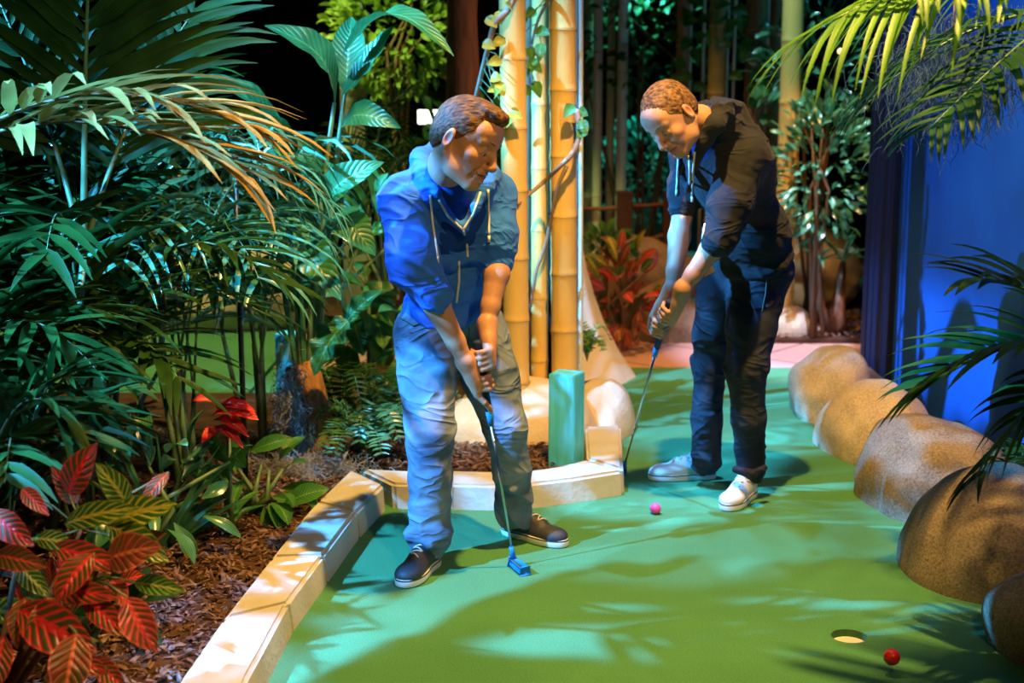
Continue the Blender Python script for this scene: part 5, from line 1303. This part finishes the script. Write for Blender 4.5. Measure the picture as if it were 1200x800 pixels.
# ivy on the far canes
for k_, (x, y0, y1, Y, lb) in enumerate(((803, -10, 100, 9.9, 'ivy on the leftmost thin cane above the bowed head'), (848, -10, 60, 9.6, 'ivy on the thin canes by the olive bamboo'), (884, 50, 150, 9.6, 'ivy beside the brown bamboo behind the charcoal shoulder'))):
    vine([(x, y0, Y), (x+4, (y0+y1)/2, Y), (x-2, y1, Y)], .006, lb, [(x+rd.gauss(0, 9), y0+(y1-y0)*rd.random()) for _ in range(16)], 20+k_, M_broad, .11)
# ------------------------------------------------------------- lights
def spot(name, loc, tgt, energy, col, angle, blend=.3, size=.05, gobo=None):
    l = bpy.data.lights.new(name, 'SPOT'); l.energy = energy; l.color = col; l.spot_size = math.radians(angle); l.spot_blend = blend; l.shadow_soft_size = size
    o = bpy.data.objects.new(name, l); C.objects.link(o); o.location = loc
    o.rotation_euler = (Vector(tgt)-Vector(loc)).to_track_quat('-Z', 'Y').to_euler()
    if gobo:  # pattern added to the lamp strength in place of shade from foliage
        l.use_nodes = True; nt = l.node_tree; em = nt.nodes['Emission']
        g = nt.nodes.new('ShaderNodeNewGeometry'); sx = nt.nodes.new('ShaderNodeSeparateXYZ')
        nt.links.new(g.outputs['Incoming'], sx.inputs[0])
        # where the beam meets the ground, in metres
        k = mth(nt, 'DIVIDE', loc[2], mth(nt, 'MAXIMUM', mth(nt, 'ABSOLUTE', sx.outputs[2]), .02))
        qx = mth(nt, 'MULTIPLY', mth(nt, 'MULTIPLY', sx.outputs[0], -1 if gobo.get('flip') else 1), k)
        qy = mth(nt, 'MULTIPLY', mth(nt, 'MULTIPLY', sx.outputs[1], -1 if gobo.get('flip') else 1), k)
        val = gobo['fn'](nt, mth(nt, 'ADD', qx, loc[0]), mth(nt, 'ADD', qy, loc[1]))
        nt.links.new(val, em.inputs['Strength'])
    return o
def smooth(nt, v, a, b):
    m = nt.nodes.new('ShaderNodeMapRange'); m.interpolation_type = 'SMOOTHSTEP'; m.inputs['From Min'].default_value = a; m.inputs['From Max'].default_value = b
    nt.links.new(v, m.inputs[0]); return m.outputs[0]
def leafy(scale, rot, sx, sy, lo, hi, floor=.0):
    """leaf-break-up shade put into the lamp strength by the gobo, written in ground metres"""
    def f(nt, x, y):
        cb = nt.nodes.new('ShaderNodeCombineXYZ'); nt.links.new(x, cb.inputs[0]); nt.links.new(y, cb.inputs[1])
        mp = nt.nodes.new('ShaderNodeMapping'); mp.inputs['Rotation'].default_value = (0, 0, rot); mp.inputs['Scale'].default_value = (sx, sy, 1); nt.links.new(cb.outputs[0], mp.inputs[0])
        n = nt.nodes.new('ShaderNodeTexNoise'); n.inputs['Scale'].default_value = scale; n.inputs['Detail'].default_value = 2.5; n.inputs['Roughness'].default_value = .45
        nt.links.new(mp.outputs[0], n.inputs['Vector'])
        s = smooth(nt, n.outputs[0], lo, hi)
        return mth(nt, 'MAXIMUM', s, floor)
    return f
def blobs(L, noise_amt=.35, scale=2.2, sx=1, sy=1, lo=.42, hi=.58, far=.6, rot=0, dimfar=0, gates=()):
    """soft-edged openings, for gaps in foliage, of the added gobo: (px, py, rx, ry, rotation, weight) where the light lands on the ground, radii in metres"""
    def f(nt, x, y):
        cb = nt.nodes.new('ShaderNodeCombineXYZ'); nt.links.new(x, cb.inputs[0]); nt.links.new(y, cb.inputs[1])
        mp = nt.nodes.new('ShaderNodeMapping'); mp.inputs['Rotation'].default_value = (0, 0, rot); mp.inputs['Scale'].default_value = (sx, sy, 1); nt.links.new(cb.outputs[0], mp.inputs[0])
        n = nt.nodes.new('ShaderNodeTexNoise'); n.inputs['Scale'].default_value = scale; n.inputs['Detail'].default_value = 2.0; n.inputs['Roughness'].default_value = .5
        nt.links.new(mp.outputs[0], n.inputs['Vector'])
        acc = mth(nt, 'MULTIPLY', mth(nt, 'SUBTRACT', n.outputs[0], .5), noise_amt*2)
        for (px, py, rx, ry, ro, wt) in L:
            g = G(px, py); c_, s_ = math.cos(ro), math.sin(ro)
            dx = mth(nt, 'SUBTRACT', x, g.x); dy = mth(nt, 'SUBTRACT', y, g.y)
            u = mth(nt, 'DIVIDE', mth(nt, 'ADD', mth(nt, 'MULTIPLY', dx, c_), mth(nt, 'MULTIPLY', dy, s_)), rx)
            v = mth(nt, 'DIVIDE', mth(nt, 'SUBTRACT', mth(nt, 'MULTIPLY', dy, c_), mth(nt, 'MULTIPLY', dx, s_)), ry)
            r2 = mth(nt, 'ADD', mth(nt, 'MULTIPLY', u, u), mth(nt, 'MULTIPLY', v, v))
            acc = mth(nt, 'ADD', acc, mth(nt, 'MULTIPLY', mth(nt, 'POWER', 2.718, mth(nt, 'MULTIPLY', r2, -.9)), wt))
        # beyond the green the pattern opens up like thin foliage
        fr = smooth(nt, x, 1.75, 2.6)
        acc = mth(nt, 'ADD', acc, mth(nt, 'MULTIPLY', fr, far))
        dim = mth(nt, 'SUBTRACT', 1, mth(nt, 'MULTIPLY', smooth(nt, x, 2.9, 3.7), dimfar))
        for (v_, a_, b_) in gates:
            dim = mth(nt, 'MULTIPLY', dim, smooth(nt, x if v_ == 'x' else y, a_, b_) if a_ < b_ else mth(nt, 'SUBTRACT', 1, smooth(nt, x if v_ == 'x' else y, b_, a_)))
        return mth(nt, 'MULTIPLY', smooth(nt, acc, lo, hi), dim)
    return f
GREEN = [(800, 585, .75, .32, .1, .9), (850, 500, .55, .6, 0, .95), (870, 445, .9, .55, 0, .8), (640, 590, .8, .22, 0, .9), (520, 610, .5, .2, .3, .7),
         (810, 616, .6, .07, 0, .7), (1010, 597, .25, .035, 0, .7), (1010, 620, .3, .04, 0, .6), (730, 712, .16, .035, 0, .6), (990, 708, .38, .05, -.1, .8), (1100, 742, .4, .09, -.25, .8), (1060, 770, .4, .05, -.1, .5),
         (640, 750, .42, .12, .2, .5), (760, 765, .4, .10, -.1, .45), (900, 735, .4, .07, 0, .45), (940, 690, .12, .02, 0, .5),
         (1140, 560, .12, .1, 0, .6), (975, 465, .1, .2, 0, .6), (740, 460, .12, .05, 0, .4)]
WARM = (1, .57, .13); BLUE = (.06, .40, 1)
BED = [(930, 545, 1.0, .75, 0, 1.1), (740, 520, .4, .4, 0, .8), (700, 605, .42, .3, 0, .9), (815, 575, .5, .4, 0, .8), (595, 625, .36, .34, 0, .9), (700, 565, .5, .3, 0, .7), (395, 545, .32, .4, 0, .9), (395, 640, .42, .3, .9, .9), (240, 680, .55, .5, .3, .75), (450, 735, .85, .075, .88, 1.2), (540, 690, .5, .07, .88, .6), (400, 690, .3, .06, .9, .6), (240, 790, .25, .12, 0, .7), (480, 560, .5, .15, 0, .7), (620, 520, .6, .6, 0, .5), (440, 610, .4, .1, .5, .6), (850, 610, .7, .5, 0, .8), (680, 540, .3, .3, 0, .7)]
spot('warm_key', (.50, 4.15, 4.1), (.85, 4.95, 0), 1120, WARM, 84, .5, .05)
spot('warm_fill', (1.3, .8, 3.7), (.3, 5.2, .9), 330, (1, .62, .22), 46, .5, .08)  # added front fill for the faces, no such fixture known
spot('blue_key', (-4.8, 4.6, 4.2), (1.2, 5.4, .6), 11500, BLUE, 62, .25, .04, gobo=dict(fn=blobs(GREEN, .3, dimfar=.80, gates=(('x', -.7, -.4), ('y', 10, 8.6), ('y', 3.7, 4.0)), lo=.24, hi=.58), flip=False))
spot('blue_bed', (-2.65, 2.9, 2.8), (-.3, 4.9, .2), 3000, (.06, .40, 1), 56, .4, .03, gobo=dict(fn=blobs(BED, .55, 4.5, lo=.35, hi=.5, far=.15, gates=(('x', -1.5, -1.2), ('y', 7.1, 6.6), ('x', 2.4, 2.1))), flip=False))
spot('blue_back_fill', (-.75, 5.75, 4.5), (1.0, 6.6, 0), 2400, BLUE, 44, .3, .04, gobo=dict(fn=blobs([(820, 500, .45, .8, 0, .9), (900, 450, .7, .5, 0, .8), (780, 590, .5, .25, 0, .8)], .3, 2.5, lo=.25, hi=.5, far=-.5), flip=False))  # extra blue spot added for the turf around the man in charcoal
spot('banana_fill', (-.8, 4.3, 4.5), (-.98, 5.95, 1.1), 1300, (.12, .55, 1), 27, .5, .04)  # unseen spot added to brighten the banana leaves and nearby palms
spot('mulch_fill', (-.95, 2.9, 4.3), (-1.15, 4.2, 0), 2200, (.10, .36, 1), 22, .5, .04, gobo=dict(fn=leafy(5, .3, 1, 1, .42, .56), flip=False))  # made-up overhead spot, added to turn the bark chips blue
spot('blue_shoulder_fill', (-2.3, 3.95, 3.9), (-.28, 4.70, 1.16), 1100, (.08, .38, 1), 13.5, .5, .04)  # spot added so that blue reaches the hoodie past the palms
spot('croton_fill', (.1, 1.6, 2.9), (-1.15, 3.3, .35), 240, (1, .60, .25), 24, .6, .05)  # unseen warm spot put in for the croton alone
spot('dry_palm_lamp', (-.4, 1.7, 3.6), (-1.4, 4.3, 1.5), 110, (1, .75, .4), 26, .8, .05)
spot('crown_lamp', (-1.3, 7.2, 3.7), (-.8, 8.7, 2.0), 420, (.8, 1, .3), 34, .5, .05)
spot('far_green_lamp', (-2.2, 7.6, 4.2), (-1.9, 8.4, 0), 700, (1, .82, .3), 60, .5, .1)
spot('orange_path_lamp', (.4, 7.8, 4.2), (.75, 9.0, .2), 480, (1, .42, .10), 50, .6, .1)
spot('pale_path_lamp', (1.9, 7.2, 4.4), (1.85, 8.55, 0), 2300, (.52, .58, 1), 24, .6, .05)
spot('orange_bamboo_lamp', (2.4, 8.0, 2.6), (1.75, 9.2, .5), 130, (1, .5, .12), 44, .6, .05)
spot('cyan_back_lamp', (1.0, 10.95, 3.0), (1.14, 12.0, .6), 300, (.1, .9, .8), 64, .6, .1)
spot('cyan_cane_lamp', (3.4, 9.3, 3.4), (1.3, 10, 2.2), 35, (.1, .7, 1), 60, .5, .04)
spot('shrub_lamp', (1.0, 8.0, 4.3), (2.0, 9.2, 1.2), 420, (.45, .9, 1), 24, .5, .03)
spot('wall_fill', (-.2, 5.6, 4.4), (2.07, 5.7, 1.2), 60, (.05, .3, 1), 75, .6, .1)  # weak extra spot added for an even blue wall
w = bpy.data.worlds.new('world'); scene.world = w; w.use_nodes = True
w.node_tree.nodes['Background'].inputs[0].default_value = (.004, .006, .012, 1); w.node_tree.nodes['Background'].inputs[1].default_value = 1
vs = scene.view_settings; vs.view_transform = 'Standard'; vs.look = 'None'; vs.gamma = 1; vs.exposure = 0; vs.use_curve_mapping = False
